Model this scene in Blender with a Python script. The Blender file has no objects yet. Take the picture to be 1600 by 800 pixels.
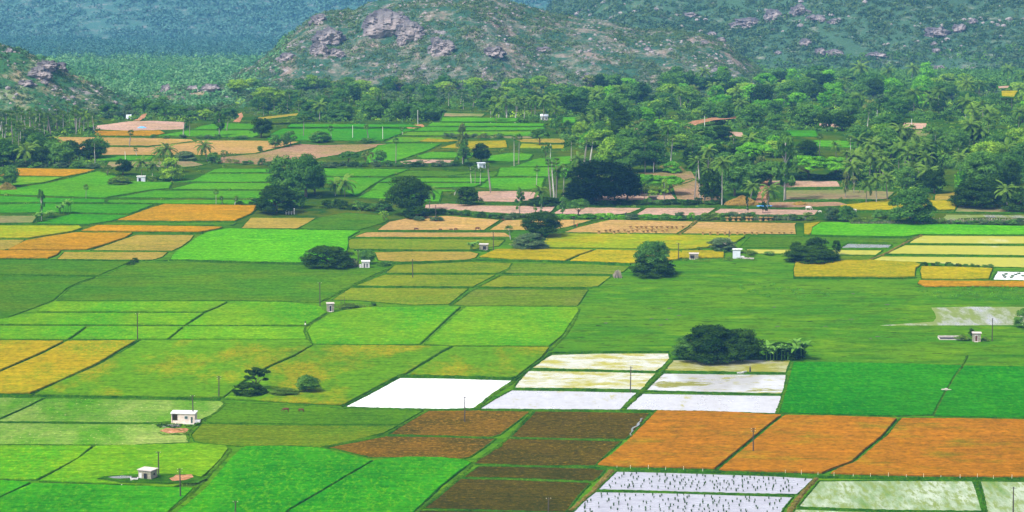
import bpy, bmesh, math, random
import numpy as np
from mathutils import Vector, noise
random.seed(7)
C = bpy.context.scene.collection
sc = bpy.context.scene
R = math.radians

# ------------------------------------------------------------------ camera
HC, F, HOR = 191.0, 4444.4, -307.0
TH = math.atan((400 - HOR) / F)
cam = bpy.data.objects.new('camera', bpy.data.cameras.new('camera'))
C.objects.link(cam)
cam.location = (0, 0, HC)
cam.rotation_euler = (math.pi / 2 - TH, 0, 0)
cam.data.lens = 100.0
cam.data.sensor_width = 36.0
cam.data.clip_start = 5.0
cam.data.clip_end = 20000.0
sc.camera = cam

# ------------------------------------------------------------------ light
SUN_EL, SUN_AZ = 54.0, -128.0          # azimuth from +Y, negative towards -X
w = bpy.data.worlds.new('World'); sc.world = w; w.use_nodes = True
nt = w.node_tree
sky = nt.nodes.new('ShaderNodeTexSky'); sky.sky_type = 'NISHITA'; sky.sun_disc = False
sky.sun_elevation = R(SUN_EL); sky.sun_rotation = R(SUN_AZ)
sky.dust_density = 4.0; sky.air_density = 1.0; sky.ozone_density = 1.0
# thin cloud cover: whitens the clear sky
hsv = nt.nodes.new('ShaderNodeHueSaturation'); hsv.inputs['Saturation'].default_value = 0.2
nt.links.new(sky.outputs[0], hsv.inputs['Color'])
bg = nt.nodes['Background']; bg.inputs['Strength'].default_value = 0.13
nt.links.new(hsv.outputs[0], bg.inputs[0])
sun = bpy.data.objects.new('sun', bpy.data.lights.new('sun', 'SUN')); C.objects.link(sun)
sun.data.energy = 2.6; sun.data.angle = R(3.0); sun.data.color = (1.0, 0.95, 0.86)
az = R(SUN_AZ); el = R(SUN_EL)
sd = Vector((math.sin(az) * math.cos(el), math.cos(az) * math.cos(el), math.sin(el)))
sun.rotation_euler = sd.to_track_quat('Z', 'Y').to_euler()
sc.view_settings.view_transform = 'Standard'
sc.view_settings.look = 'None'
sc.view_settings.gamma = 1.0
sc.view_settings.exposure = 1.1
sc.cycles.max_bounces = 5
sc.cycles.diffuse_bounces = 2
sc.cycles.glossy_bounces = 2
sc.cycles.transmission_bounces = 2
sc.cycles.volume_bounces = 1
sc.cycles.use_denoising = True

HAZE_DENSITY = 0.000070
HAZE_COLOR = (0.12, 0.35, 0.78)
K = 2.75                                # photograph value per unit albedo

# ------------------------------------------------------------------ geometry helpers
_fw = (0.0, math.cos(TH), -math.sin(TH)); _up = (0.0, math.sin(TH), math.cos(TH))
def ray(x, y):
    a = (x - 800) / F; b = (400 - y) / F
    return (a, _fw[1] + b * _up[1], _fw[2] + b * _up[2])
def G(x, y, z=0.0):
    """where the view through this photograph point meets the level z"""
    d = ray(x, y); t = (z - HC) / d[2]
    return (d[0] * t, d[1] * t)
def PY(x, y, Y):
    """the point of that view at distance Y"""
    d = ray(x, y); t = Y / d[1]
    return (d[0] * t, Y, HC + d[2] * t)
def scale_at(Y, z=0.0):
    return F / (Y * math.cos(TH) + (HC - z) * math.sin(TH))     # photograph px per metre

def sstep(t):
    t = max(0.0, min(1.0, t)); return t * t * (3 - 2 * t)
def fbm(x, y, s, o=4, z=0.0):
    return noise.fractal(Vector((x / s, y / s, z)), 0.9, 2.1, o)

def lin(c):
    c = c / 255.0
    return c / 12.92 if c < 0.04045 else ((c + 0.055) / 1.055) ** 2.4
def col(r, g, b, far=0):
    a = (2.45, 2.6, 2.65); o = (.009, .024, .055) if not far else (.016, .045, .10)
    return tuple(min(.85, max(.0015, (lin(v) - q) / k)) for v, k, q in zip((r, g, b), a, o)) + (1.0,)

# ------------------------------------------------------------------ materials
MATS = {}
def newmat(name):
    m = bpy.data.materials.new(name); m.use_nodes = True; m.node_tree.nodes.clear()
    MATS[name] = m
    return m, m.node_tree
class N:
    def __init__(s, nt): s.nt = nt
    def __call__(s, t, **kw):
        n = s.nt.nodes.new(t)
        for k, v in kw.items():
            if k.startswith('i_'):
                key = k[2:]; key = int(key) if key.isdigit() else key.replace('_', ' ')
                n.inputs[key].default_value = v
            else: setattr(n, k, v)
        return n
    def l(s, a, b): s.nt.links.new(a, b)
def posn(n, sc_=(1, 1, 1), rot=0.0, attr='Object'):
    tc = n('ShaderNodeTexCoord'); mp = n('ShaderNodeMapping')
    mp.inputs['Scale'].default_value = sc_; mp.inputs['Rotation'].default_value = (0, 0, rot)
    n.l(tc.outputs[attr], mp.inputs['Vector']); return mp.outputs[0]
def noi(n, vec, scale, detail=4, rough=.6):
    t = n('ShaderNodeTexNoise'); t.inputs['Scale'].default_value = scale
    t.inputs['Detail'].default_value = detail; t.inputs['Roughness'].default_value = rough
    n.l(vec, t.inputs['Vector']); return t.outputs[0]
def ramp(n, fac, stops, interp='LINEAR'):
    r = n('ShaderNodeValToRGB'); cr = r.color_ramp; cr.interpolation = interp
    while len(cr.elements) < len(stops): cr.elements.new(0.5)
    for e, (p, c) in zip(cr.elements, stops):
        e.position = p; e.color = c if len(c) == 4 else (*c, 1)
    n.l(fac, r.inputs[0]); return r.outputs[0]
def g01(a, b):
    return [(a, (0, 0, 0, 1)), (b, (1, 1, 1, 1))]
def mix(n, fac, a, b, bt='MIX'):
    m = n('ShaderNodeMix', data_type='RGBA', blend_type=bt)
    for v, i in ((fac, 0), (a, 6), (b, 7)):
        if hasattr(v, 'links') or hasattr(v, 'is_linked'): n.l(v, m.inputs[i])
        else: m.inputs[i].default_value = v
    return m.outputs[2]
def finish(n, color, rough=0.9, bump=None, bs=.5, bd=.3, spec=0.2, sub=None):
    p = n('ShaderNodeBsdfPrincipled'); o = n('ShaderNodeOutputMaterial')
    if hasattr(color, 'links'): n.l(color, p.inputs['Base Color'])
    else: p.inputs['Base Color'].default_value = color
    if hasattr(rough, 'links'): n.l(rough, p.inputs['Roughness'])
    else: p.inputs['Roughness'].default_value = rough
    p.inputs['Specular IOR Level'].default_value = spec
    if bump is not None:
        b = n('ShaderNodeBump'); b.inputs['Strength'].default_value = bs; b.inputs['Distance'].default_value = bd
        n.l(bump, b.inputs['Height']); n.l(b.outputs[0], p.inputs['Normal'])
    n.l(p.outputs[0], o.inputs[0]); return p

def crop_mat(name, base, patch, fleck, patch_scale=.035, lo=.42, hi=.62, fleck_scale=1.1, flo=.5, fhi=.72, rot=.0, aniso=1.0, bs=.6, bd=.35, rows=0.0):
    """base colour, broad patches of a second colour, fine flecks of a third"""
    m, t = newmat(name); n = N(t)
    v = posn(n); va = posn(n, (1, aniso, 1), rot)
    f1 = ramp(n, noi(n, va, patch_scale, 5, .62), g01(lo, hi))
    c = mix(n, f1, base, patch)
    f2 = ramp(n, noi(n, va, fleck_scale, 3, .65), g01(flo, fhi))
    c = mix(n, f2, c, fleck)
    f3 = ramp(n, noi(n, v, .012, 2, .5), [(.3, (.86, .86, .86, 1)), (.7, (1.12, 1.12, 1.12, 1))])
    c = mix(n, 1.0, c, f3, 'MULTIPLY')
    f4 = ramp(n, noi(n, v, .55, 4, .7), [(.3, (.60, .62, .60, 1)), (.7, (1.34, 1.32, 1.34, 1))])
    c = mix(n, 1.0, c, f4, 'MULTIPLY')
    f5 = ramp(n, noi(n, posn(n, (1, 2.2, 1), .12), .09, 5, .65), [(.34, (.78, .84, .8, 1)), (.66, (1.16, 1.1, 1.1, 1))])
    c = mix(n, 1.0, c, f5, 'MULTIPLY')
    f6 = ramp(n, noi(n, posn(n, (.12, 1.3, 1), .06), .5, 3, .6), [(.36, (.86, .9, .88, 1)), (.64, (1.12, 1.08, 1.08, 1))])
    c = mix(n, 1.0, c, f6, 'MULTIPLY')
    finish(n, c, .85, noi(n, v, 1.6, 3, .7), bs, bd, 0.0)
    return m

crop_mat('rice_bright', col(76, 184, 6), col(56, 160, 4), col(116, 198, 8), .03, rot=.5, aniso=.35)
crop_mat('rice_deep', col(62, 166, 2), col(50, 154, 2), col(84, 178, 4), .02, rot=.2, aniso=.3)
crop_mat('rice_young', col(98, 190, 6), col(134, 194, 8), col(150, 204, 14), .03, rot=.4, aniso=.4)
crop_mat('rice_fresh', col(112, 214, 4), col(96, 204, 6), col(140, 218, 8), .03)
crop_mat('rice_turning', col(118, 180, 6), col(178, 182, 6), col(100, 174, 6), .045, .46, .62, rot=.3, aniso=.45)
crop_mat('rice_yellowing', col(200, 186, 6), col(146, 182, 8), col(218, 186, 8), .04, .46, .68, rot=.3, aniso=.45)
crop_mat('rice_golden', col(200, 194, 4), col(172, 188, 6), col(216, 186, 8), .03, .45, .7)
crop_mat('rice_lime', col(176, 200, 14), col(205, 195, 20), col(140, 195, 14), .03)
crop_mat('rice_ripe', col(198, 140, 0), col(160, 156, 4), col(216, 152, 4), .05, .52, .72, .9, rot=.1, aniso=1.7)
crop_mat('rice_amber', col(218, 172, 60, 1), col(200, 168, 60, 1), col(228, 180, 76, 1), .03)
crop_mat('rice_upper', col(96, 190, 34, 1), col(108, 188, 40, 1), col(124, 198, 46, 1), .03)
crop_mat('rice_shade', col(78, 178, 56, 1), col(92, 176, 56, 1), col(96, 184, 62, 1), .03)
crop_mat('pasture_dark', col(90, 154, 22), col(112, 158, 36), col(72, 140, 20), .03, rot=.2, aniso=1.6)
crop_mat('pasture_olive', col(122, 160, 18), col(98, 158, 16), col(148, 156, 34), .03)
crop_mat('pasture_mid', col(100, 162, 20), col(84, 148, 16), col(128, 168, 32), .03, aniso=2.0)
crop_mat('stubble_olive', col(146, 174, 62), col(122, 168, 46), col(176, 170, 96), .03, fleck_scale=1.4, rows=1)
crop_mat('stubble_green', col(124, 164, 66), col(140, 164, 84), col(96, 150, 60), .03, fleck_scale=1.4)
crop_mat('stubble_tan', col(198, 182, 96), col(178, 176, 80), col(214, 192, 130), .03, fleck_scale=1.4)
crop_mat('stubble_pink', col(220, 188, 138, 1), col(204, 182, 116, 1), col(230, 202, 166, 1), .03, fleck_scale=1.2)
crop_mat('stubble_rose', col(234, 202, 194, 1), col(222, 194, 170, 1), col(238, 214, 212, 1), .03, fleck_scale=.7)
crop_mat('fallow_grey', col(160, 178, 130, 1), col(186, 170, 150, 1), col(140, 170, 110, 1), .03)
crop_mat('fallow_pinkbrown', col(196, 168, 150, 1), col(170, 170, 120, 1), col(214, 184, 170, 1), .03)
crop_mat('soil_brown', col(112, 104, 28), col(96, 98, 22), col(160, 138, 64), .03, fleck_scale=.8, flo=.52, fhi=.7, bs=1.0, bd=.6)
crop_mat('soil_dark', col(98, 98, 26), col(84, 92, 20), col(130, 118, 50), .03, fleck_scale=.8, flo=.52, fhi=.7, bs=1.0, bd=.6)
crop_mat('soil_red', col(146, 120, 48), col(108, 104, 30), col(190, 152, 80), .05, fleck_scale=.8, flo=.5, fhi=.66, bs=1.0, bd=.6)
crop_mat('sand_pink', col(226, 176, 150, 1), col(206, 160, 130, 1), col(238, 200, 186, 1), .08)

def water_mat(name, wat, algae, lo, hi, scale=.05, rot=.3, aniso=.4, rough=.12, extra=None):
    """flooded paddy: milky shallow water with drowned crop and weed showing through"""
    m, t = newmat(name); n = N(t)
    v = posn(n); va = posn(n, (1, aniso, 1), rot)
    f = ramp(n, noi(n, va, scale, 7, .72), g01(lo, hi))
    c = mix(n, f, wat, algae)
    if extra:
        f2 = ramp(n, noi(n, va, extra[1], 5, .75), g01(extra[2], extra[3]))
        c = mix(n, f2, c, extra[0]); 
    f4 = ramp(n, noi(n, v, .3, 4, .7), [(.3, (.86, .86, .86, 1)), (.7, (1.08, 1.08, 1.08, 1))])
    c = mix(n, 1.0, c, f4, 'MULTIPLY')
    r = ramp(n, f, [(0, (rough,) * 3 + (1,)), (1, (.6, .6, .6, 1))])
    finish(n, c, r, noi(n, v, 1.2, 3, .6), .12, .05, .5)
    return m
WH = (.62, .62, .64, 1)
water_mat('water_open', (.68, .68, .7, 1), (.6, .6, .62, 1), .4, .8)
water_mat('water_milky', (.38, .38, .41, 1), (.32, .32, .35, 1), .4, .7, extra=(col(214, 218, 130), .10, .60, .68))
water_mat('water_yellow', (.42, .42, .34, 1), col(206, 206, 40), .46, .58, .06, .15, 1.8, extra=(col(228, 230, 150), .25, .5, .62))
water_mat('water_olive', (.42, .42, .34, 1), col(176, 184, 54), .34, .54, .05, .1, 1.8, extra=(col(225, 226, 150), .25, .54, .64))
water_mat('water_patchy', (.39, .39, .40, 1), col(160, 168, 24), .54, .57, .035, .1, 2.2, extra=(col(222, 224, 120), .12, .54, .64))
water_mat('water_seedling', (.31, .31, .36, 1), (.24, .24, .29, 1), .35, .65, .12, .1, 2.5)
water_mat('water_greenish', (.30, .35, .26, 1), col(112, 168, 60), .40, .60, .10, .12, .22, rough=.55, extra=(col(150, 182, 84), .6, .48, .58))
crop_mat('sprout_flecked', col(98, 176, 34), col(176, 208, 120), col(222, 230, 180), .035, .42, .66, 1.2, .60, .78, rot=.6, aniso=.35)
crop_mat('sprout_green', col(68, 176, 18), col(122, 192, 46), col(170, 210, 110), .05, .5, .72, .9, .62, .74, rot=.4, aniso=.35)
water_mat('water_pale', col(216, 220, 10), (.42, .42, .26, 1), .56, .74, .04, .4, .6, rough=.6, extra=(col(196, 206, 6), .15, .52, .64))
water_mat('water_mud', (.27, .27, .26, 1), col(146, 176, 76), .38, .54, .08, .4, .3)
water_mat('water_grey', col(150, 160, 160), col(120, 150, 110), .45, .7, .08)

def simple(name, c, rough=.8, var=.15, scale=1.0, spec=.3, bs=.2):
    m, t = newmat(name); n = N(t)
    v = posn(n)
    k = ramp(n, noi(n, v, scale, 5, .65), [(.3, (1 - var,) * 3 + (1,)), (.7, (1 + var,) * 3 + (1,))])
    finish(n, mix(n, 1.0, c, k, 'MULTIPLY'), rough, noi(n, v, scale * 3, 3), bs, .05, spec); return m
crop_mat('bank_weeds', col(76, 142, 20), col(54, 114, 12), col(112, 156, 38), .15, fleck_scale=1.5, bs=1., bd=.4)
crop_mat('bank_grass', col(100, 160, 30), col(70, 130, 24), col(130, 170, 50), .15, fleck_scale=1.5, bs=1., bd=.4)
crop_mat('bank_soil', col(150, 140, 90), col(110, 120, 50), col(190, 170, 130), .15, fleck_scale=1.5, bs=1., bd=.4)
simple('plaster_cream', (.60, .50, .43, 1), .8, .25, .8)
simple('plaster_white', (.50, .50, .50, 1), .8, .3, .9)
simple('plaster_weathered', (.24, .22, .17, 1), .9, .5, 1.6)
simple('plaster_yellow', (.55, .42, .10, 1), .8, .2, .8)
simple('concrete', (.42, .39, .36, 1), .9, .3, 1.2)
simple('concrete_pale', (.42, .37, .35, 1), .9, .3, 1.2)
simple('dark_opening', (.012, .012, .012, 1), .6, .1)
simple('shutter_teal', (.05, .09, .08, 1), .6, .1)
simple('door_brown', (.09, .035, .02, 1), .6, .2)
simple('pole_dark', (.055, .045, .035, 1), .8, .3)
simple('pole_pale', (.55, .55, .52, 1), .8, .15)
simple('porcelain', (.5, .5, .48, 1), .3, .1)
simple('post_white', (.55, .52, .42, 1), .8, .2)
simple('mud_dark', (.035, .045, .02, 1), .9, .3, 1.0)
simple('tarp_blue', (.07, .30, .70, 1), .5, .2)
simple('tarp_white', (.52, .56, .64, 1), .6, .12)
simple('hide_brown', (.09, .025, .008, 1), .8, .3, 3)
simple('hide_white', (.48, .45, .40, 1), .8, .12, 3)
simple('horn', (.12, .10, .08, 1), .5, .2)
simple('skin', (.11, .055, .035, 1), .6, .1)
simple('hair', (.01, .008, .007, 1), .6, .1)
simple('cloth_white', (.68, .66, .62, 1), .9, .1)
simple('cloth_dark', (.03, .03, .05, 1), .9, .1)
simple('cloth_red', (.35, .05, .04, 1), .9, .1)
simple('straw', col(222, 186, 120), .95, .35, 2.0, bs=.8)
simple('straw_old', col(176, 148, 84), .95, .45, 1.2, bs=1)
simple('bark', (.13, .10, .075, 1), .95, .4, 2.0, bs=.8)
simple('bark_pale', (.36, .34, .31, 1), .95, .3, 1.5, bs=.6)
simple('bark_palm', (.20, .18, .16, 1), .95, .3, 1.5, bs=.6)
simple('brick_red', (.33, .17, .10, 1), .9, .3, 1.0)

def leaf_mat(name, dark, light, trans=.25, huevar=.5):
    m, t = newmat(name); n = N(t)
    at = n('ShaderNodeAttribute', attribute_name='tint')
    oi = n('ShaderNodeObjectInfo')
    ma = n('ShaderNodeMath', operation='MULTIPLY_ADD'); n.l(oi.outputs['Random'], ma.inputs[0]); ma.inputs[1].default_value = huevar; ma.inputs[2].default_value = -huevar / 2
    ad = n('ShaderNodeMath', operation='ADD', use_clamp=True); n.l(at.outputs['Fac'], ad.inputs[0]); n.l(ma.outputs[0], ad.inputs[1])
    c = mix(n, ad.outputs[0], dark, light)
    d = n('ShaderNodeBsdfDiffuse'); tr = n('ShaderNodeBsdfTranslucent'); ms = n('ShaderNodeMixShader'); ms.inputs[0].default_value = trans
    n.l(c, d.inputs[0]); n.l(c, tr.inputs[0]); n.l(d.outputs[0], ms.inputs[1]); n.l(tr.outputs[0], ms.inputs[2])
    o = n('ShaderNodeOutputMaterial'); n.l(ms.outputs[0], o.inputs[0]); return m
leaf_mat('leaf_dark', (0.010, 0.032, 0.002, 1), (0.039, 0.088, 0.006, 1))
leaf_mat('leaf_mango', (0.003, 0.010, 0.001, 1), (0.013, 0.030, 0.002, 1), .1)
leaf_mat('leaf_mid', (0.031, 0.100, 0.012, 1), (0.106, 0.238, 0.030, 1))
leaf_mat('leaf_green', (0.046, 0.184, 0.006, 1), (0.163, 0.433, 0.014, 1))
leaf_mat('leaf_light', (0.079, 0.200, 0.010, 1), (0.258, 0.418, 0.031, 1))
leaf_mat('leaf_grey', (0.073, 0.123, 0.021, 1), (0.204, 0.262, 0.054, 1))
leaf_mat('leaf_palm', (0.035, 0.097, 0.008, 1), (0.135, 0.231, 0.029, 1))
leaf_mat('leaf_banana', (.08, .20, .02, 1), (.18, .36, .06, 1), .35)
leaf_mat('leaf_scrub', (.032, .080, .028, 1), (.125, .19, .065, 1))
leaf_mat('leaf_reed', (.10, .14, .05, 1), (.30, .30, .18, 1))
leaf_mat('leaf_plume', (.26, .22, .17, 1), (.48, .42, .36, 1))
leaf_mat('leaf_weed', (0.051, 0.104, 0.008, 1), (0.144, 0.248, 0.022, 1))
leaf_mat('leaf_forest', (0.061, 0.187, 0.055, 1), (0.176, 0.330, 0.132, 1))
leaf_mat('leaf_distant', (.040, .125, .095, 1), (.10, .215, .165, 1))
leaf_mat('leaf_grass', (.06, .20, .008, 1), (.13, .34, .015, 1))
leaf_mat('leaf_seedling', (.02, .06, .008, 1), (.06, .14, .02, 1))

def rock_color(n, v, light=1.0):
    """weathered granite: pale pinkish faces, dark water streaks"""
    g = ramp(n, noi(n, v, .18, 7, .7), [(.32, (.07 * light, .07 * light, .075 * light, 1)), (.5, (.15 * light, .14 * light, .145 * light, 1)), (.68, (.32 * light, .27 * light, .26 * light, 1))])
    return g
m, t = newmat('granite'); n = N(t); v = posn(n); vs = posn(n, (1, 1, .25))
c = rock_color(n, v)
st = ramp(n, noi(n, vs, .5, 4, .6), [(.4, (.55, .55, .6, 1)), (.6, (1.15, 1.12, 1.1, 1))])
c = mix(n, 1.0, c, st, 'MULTIPLY')
finish(n, c, .95, noi(n, v, .35, 8, .7), 1.0, 2.0, 0.0)
m, t = newmat('granite_pale'); n = N(t); v = posn(n)
finish(n, ramp(n, noi(n, v, .4, 5, .7), [(.35, (.12, .12, .125, 1)), (.65, (.34, .29, .28, 1))]), .95, noi(n, v, .5, 6, .7), 1.0, 1.0, 0.0)
def hill_mat(name, soil, grass, bush, rockcov, bushlo, bushhi):
    m, t = newmat(name); n = N(t); v = posn(n)
    c = mix(n, ramp(n, noi(n, v, .03, 6, .65), g01(.42, .6)), soil, grass)
    c = mix(n, ramp(n, noi(n, v, .25, 5, .7), g01(.5, .72)), c, (.30, .27, .25, 1))
    c = mix(n, ramp(n, noi(n, v, .05, 7, .68), g01(bushlo, bushhi)), c, bush)
    r = rock_color(n, v)
    c = mix(n, ramp(n, noi(n, posn(n, (1, 1, 2.2)), .022, 6, .6), g01(rockcov, rockcov + .05)), c, r)
    f4 = ramp(n, noi(n, v, .6, 4, .7), [(.3, (.6, .6, .6, 1)), (.7, (1.35, 1.35, 1.35, 1))])
    c = mix(n, 1.0, c, f4, 'MULTIPLY')
    finish(n, c, .95, noi(n, v, .2, 7, .7), 1.0, 1.6, 0.0)
hill_mat('hill_rocky', (.20, .15, .12, 1), (.13, .13, .09, 1), (.032, .08, .045, 1), .62, .38, .54)
hill_mat('hill_green', (.17, .18, .13, 1), (.10, .14, .08, 1), (.045, .095, .05, 1), .66, .30, .46)
hill_mat('hill_left', (.25, .18, .11, 1), (.13, .17, .07, 1), (.035, .10, .035, 1), .62, .38, .52)
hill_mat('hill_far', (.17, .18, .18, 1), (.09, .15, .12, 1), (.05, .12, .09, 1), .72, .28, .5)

# the plain: grazed grass near, dry scrubby soil among the trees further off
m, t = newmat('plain'); n = N(t); v = posn(n); va = posn(n, (1, 1.9, 1), .15)
near = mix(n, ramp(n, noi(n, va, .02, 5, .6), g01(.38, .62)), col(88, 162, 12), col(116, 174, 16))
near = mix(n, ramp(n, noi(n, va, .11, 5, .7), g01(.48, .66)), near, col(88, 134, 16))
near = mix(n, ramp(n, noi(n, posn(n, (.3, 1.6, 1), .1), .12, 4, .65), g01(.5, .68)), near, col(70, 140, 12))
near = mix(n, ramp(n, noi(n, va, .05, 5, .7), g01(.54, .70)), near, col(136, 190, 16))
near = mix(n, ramp(n, noi(n, va, .18, 2, .5), g01(.68, .71)), near, col(60, 90, 24))
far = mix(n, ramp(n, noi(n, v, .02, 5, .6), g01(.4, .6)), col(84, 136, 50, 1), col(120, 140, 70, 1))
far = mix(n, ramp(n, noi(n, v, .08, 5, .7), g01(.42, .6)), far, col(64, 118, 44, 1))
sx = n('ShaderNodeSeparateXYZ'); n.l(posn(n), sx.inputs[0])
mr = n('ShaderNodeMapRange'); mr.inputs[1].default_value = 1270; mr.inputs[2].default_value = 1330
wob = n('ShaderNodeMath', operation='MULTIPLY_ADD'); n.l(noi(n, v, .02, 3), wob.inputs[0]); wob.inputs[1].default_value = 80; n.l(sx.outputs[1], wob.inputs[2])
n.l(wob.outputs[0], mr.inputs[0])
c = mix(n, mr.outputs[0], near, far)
f4 = ramp(n, noi(n, v, .6, 4, .7), [(.3, (.75, .75, .75, 1)), (.7, (1.2, 1.2, 1.2, 1))])
c = mix(n, 1.0, c, f4, 'MULTIPLY')
finish(n, c, .9, noi(n, v, .8, 5, .7), .7, .4, 0.0)

# ------------------------------------------------------------------ mesh helpers
def tag(o, label=None, cat=None, group=None, kind=None):
    if label: o['label'] = label
    if cat: o['category'] = cat
    if group: o['group'] = group
    if kind: o['kind'] = kind
    return o
def link(name, me, parent=None, mat=None):
    o = bpy.data.objects.new(name, me); C.objects.link(o)
    if parent is not None: o.parent = parent
    if mat is not None and me is not None and not me.materials: me.materials.append(MATS[mat])
    return o
def empty(name, loc, rz=0, s=(1, 1, 1)):
    o = bpy.data.objects.new(name, None); C.objects.link(o); o.empty_display_size = .5
    o.location = loc; o.rotation_euler = (0, 0, rz); o.scale = s if hasattr(s, '__len__') else (s, s, s); return o
class MB:
    """collects solids into one mesh"""
    def __init__(s): s.v = []; s.f = []
    def add(s, vs, fs):
        k = len(s.v); s.v += [tuple(p) for p in vs]; s.f += [tuple(i + k for i in f) for f in fs]; return s
    def box(s, c, d, rz=0, top=1.0):
        x, y, z = d[0] / 2, d[1] / 2, d[2] / 2; cr, sr = math.cos(rz), math.sin(rz); vs = []
        for dz in (-1, 1):
            k = top if dz > 0 else 1
            for dx, dy in ((-1, -1), (1, -1), (1, 1), (-1, 1)):
                a, b = dx * x * k, dy * y * k
                vs.append((c[0] + a * cr - b * sr, c[1] + a * sr + b * cr, c[2] + dz * z))
        return s.add(vs, [(3, 2, 1, 0), (4, 5, 6, 7), (0, 1, 5, 4), (1, 2, 6, 5), (2, 3, 7, 6), (3, 0, 4, 7)])
    def tube(s, pts, rs, n=7, cap=True):
        vs = []; fs = []; m = len(pts)
        for i, p in enumerate(pts):
            p = Vector(p); a = Vector(pts[max(0, i - 1)]); b = Vector(pts[min(m - 1, i + 1)])
            d = (b - a).normalized(); u = d.orthogonal().normalized(); w_ = d.cross(u)
            if i and True:
                u = (pu - d * pu.dot(d)).normalized(); w_ = d.cross(u)
            pu = u
            for k in range(n):
                t = 2 * math.pi * k / n
                vs.append(p + (u * math.cos(t) + w_ * math.sin(t)) * rs[i])
        for i in range(m - 1):
            for k in range(n):
                fs.append((i * n + k, i * n + (k + 1) % n, (i + 1) * n + (k + 1) % n, (i + 1) * n + k))
        if cap: fs += [tuple(range(n))[::-1], tuple(range((m - 1) * n, m * n))]
        return s.add(vs, fs)
    def ball(s, c, r, n=8, m=6):
        r = r if hasattr(r, '__len__') else (r, r, r); vs = []; fs = []
        for i in range(m + 1):
            a = math.pi * i / m
            for k in range(n):
                t = 2 * math.pi * k / n
                vs.append((c[0] + r[0] * math.sin(a) * math.cos(t), c[1] + r[1] * math.sin(a) * math.sin(t), c[2] - r[2] * math.cos(a)))
        for i in range(m):
            for k in range(n):
                fs.append((i * n + k, i * n + (k + 1) % n, (i + 1) * n + (k + 1) % n, (i + 1) * n + k))
        return s.add(vs, fs)
    def mesh(s, name='m', smooth=False):
        me = bpy.data.meshes.new(name); me.from_pydata(s.v, [], s.f); me.validate(); me.update()
        if smooth: me.polygons.foreach_set('use_smooth', [True] * len(me.polygons))
        return me
    def build(s, name, mat, parent=None, smooth=False):
        return link(name, s.mesh(name, smooth), parent, mat)

def quad_mesh(name, V, tint, mat, tri=False):
    """V: (n,4,3) corner array, one small leaf face each"""
    n_ = V.shape[0]; me = bpy.data.meshes.new(name)
    k = V.shape[1]
    me.vertices.add(n_ * k); me.vertices.foreach_set('co', V.reshape(-1).astype(np.float32))
    me.loops.add(n_ * k); me.loops.foreach_set('vertex_index', np.arange(n_ * k, dtype=np.int32))
    me.polygons.add(n_); me.polygons.foreach_set('loop_start', np.arange(0, n_ * k, k, dtype=np.int32))
    me.update(calc_edges=True)
    at = me.attributes.new('tint', 'FLOAT', 'FACE'); at.data.foreach_set('value', np.clip(tint, 0, 1).astype(np.float32))
    me.materials.append(MATS[mat]); return me
def leaf_quads(P, Nn, S, rng, aspect=.6):
    """small leaf-clump faces at P with normals Nn and sizes S"""
    Nn = Nn / (np.linalg.norm(Nn, axis=1, keepdims=True) + 1e-9)
    A = rng.normal(size=P.shape); A -= Nn * (A * Nn).sum(1, keepdims=True); A /= np.linalg.norm(A, axis=1, keepdims=True) + 1e-9
    B = np.cross(Nn, A); S = S[:, None]
    j = lambda: (1 + rng.uniform(-.25, .25, (len(P), 1)))
    V = np.stack([P - A * S * j(), P - B * S * aspect * j(), P + A * S * j(), P + B * S * aspect * j()], 1)
    return V
# ------------------------------------------------------------------ terrain heights
def ridge_line(pts, Y):
    q = [PY(x, y, Y) for x, y in pts]
    return np.array([p[0] for p in q]), np.array([p[2] for p in q])
def dip(X, Y):
    return -0.065 * max(0.0, min(Y, 4900.0) - 1680.0)
def hump(X, Y, rx, rz, Yf, Yr, Yb, pw=1.0, rough=0.0, low=-3.0, seed=0.0, fs=45.0):
    r = float(np.interp(X, rx, rz))
    if Y <= Yf or r < dip(X, Y) + 0.5: base = 0.0
    elif Y <= Yr: base = math.sin((Y - Yf) / (Yr - Yf) * math.pi / 2) ** pw
    else: base = 0.5 + 0.5 * math.cos(min(1.0, (Y - Yr) / (Yb - Yr)) * math.pi)
    back = low if Y <= Yr else low + (-160 - low) * (1 - base)
    h = back * (1 - base) + r * base if Y <= Yr else back * (1 - base) + r * base
    if Y <= Yr: h = (dip(X, Y) - 3) * (1 - base) + r * base
    else: h = (dip(X, Y) - 6) * (1 - base) + r * base
    if rough and base > 0:
        a = min(1.0, base * 2.0)
        h += a * rough * (fbm(X + seed, Y, fs, 5) + .35 * abs(fbm(X, Y + seed, fs * .3, 4)))
    return h
CR = ridge_line([(340, 138), (370, 118), (400, 105), (425, 86), (450, 58), (470, 42), (492, 26), (515, 20), (545, 22), (562, 18), (575, 8), (600, 6), (640, -2), (680, -10), (730, -14), (770, -6), (795, 6), (820, 17), (860, 25), (900, 31), (950, 40), (1000, 50), (1050, 52), (1100, 56), (1130, 68), (1150, 86), (1180, 112), (1215, 138)], 2520)
def h_center(X, Y):
    return hump(X, Y, CR[0], CR[1], 2285 + 12 * fbm(X, 3, 90, 2), 2520, 2830, .92, 4.4, -3, 11.0, 52.)
LR = ridge_line([(-260, 60), (-160, 66), (-60, 68), (0, 74), (28, 82), (50, 92), (85, 104), (105, 120), (150, 138), (190, 156), (235, 172)], 1985)
def h_left(X, Y):
    return hump(X, Y, LR[0], LR[1], 1880, 1985, 2160, .9, 2.8, -3, 51.0, 36.)
KR = ridge_line([(225, 158), (245, 140), (268, 136), (300, 138), (335, 134), (370, 140), (400, 158)], 2150)
def h_knoll(X, Y):
    return hump(X, Y, KR[0], KR[1], 2085, 2150, 2240, .9, 1.3, -3, 91.0, 25.)
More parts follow.
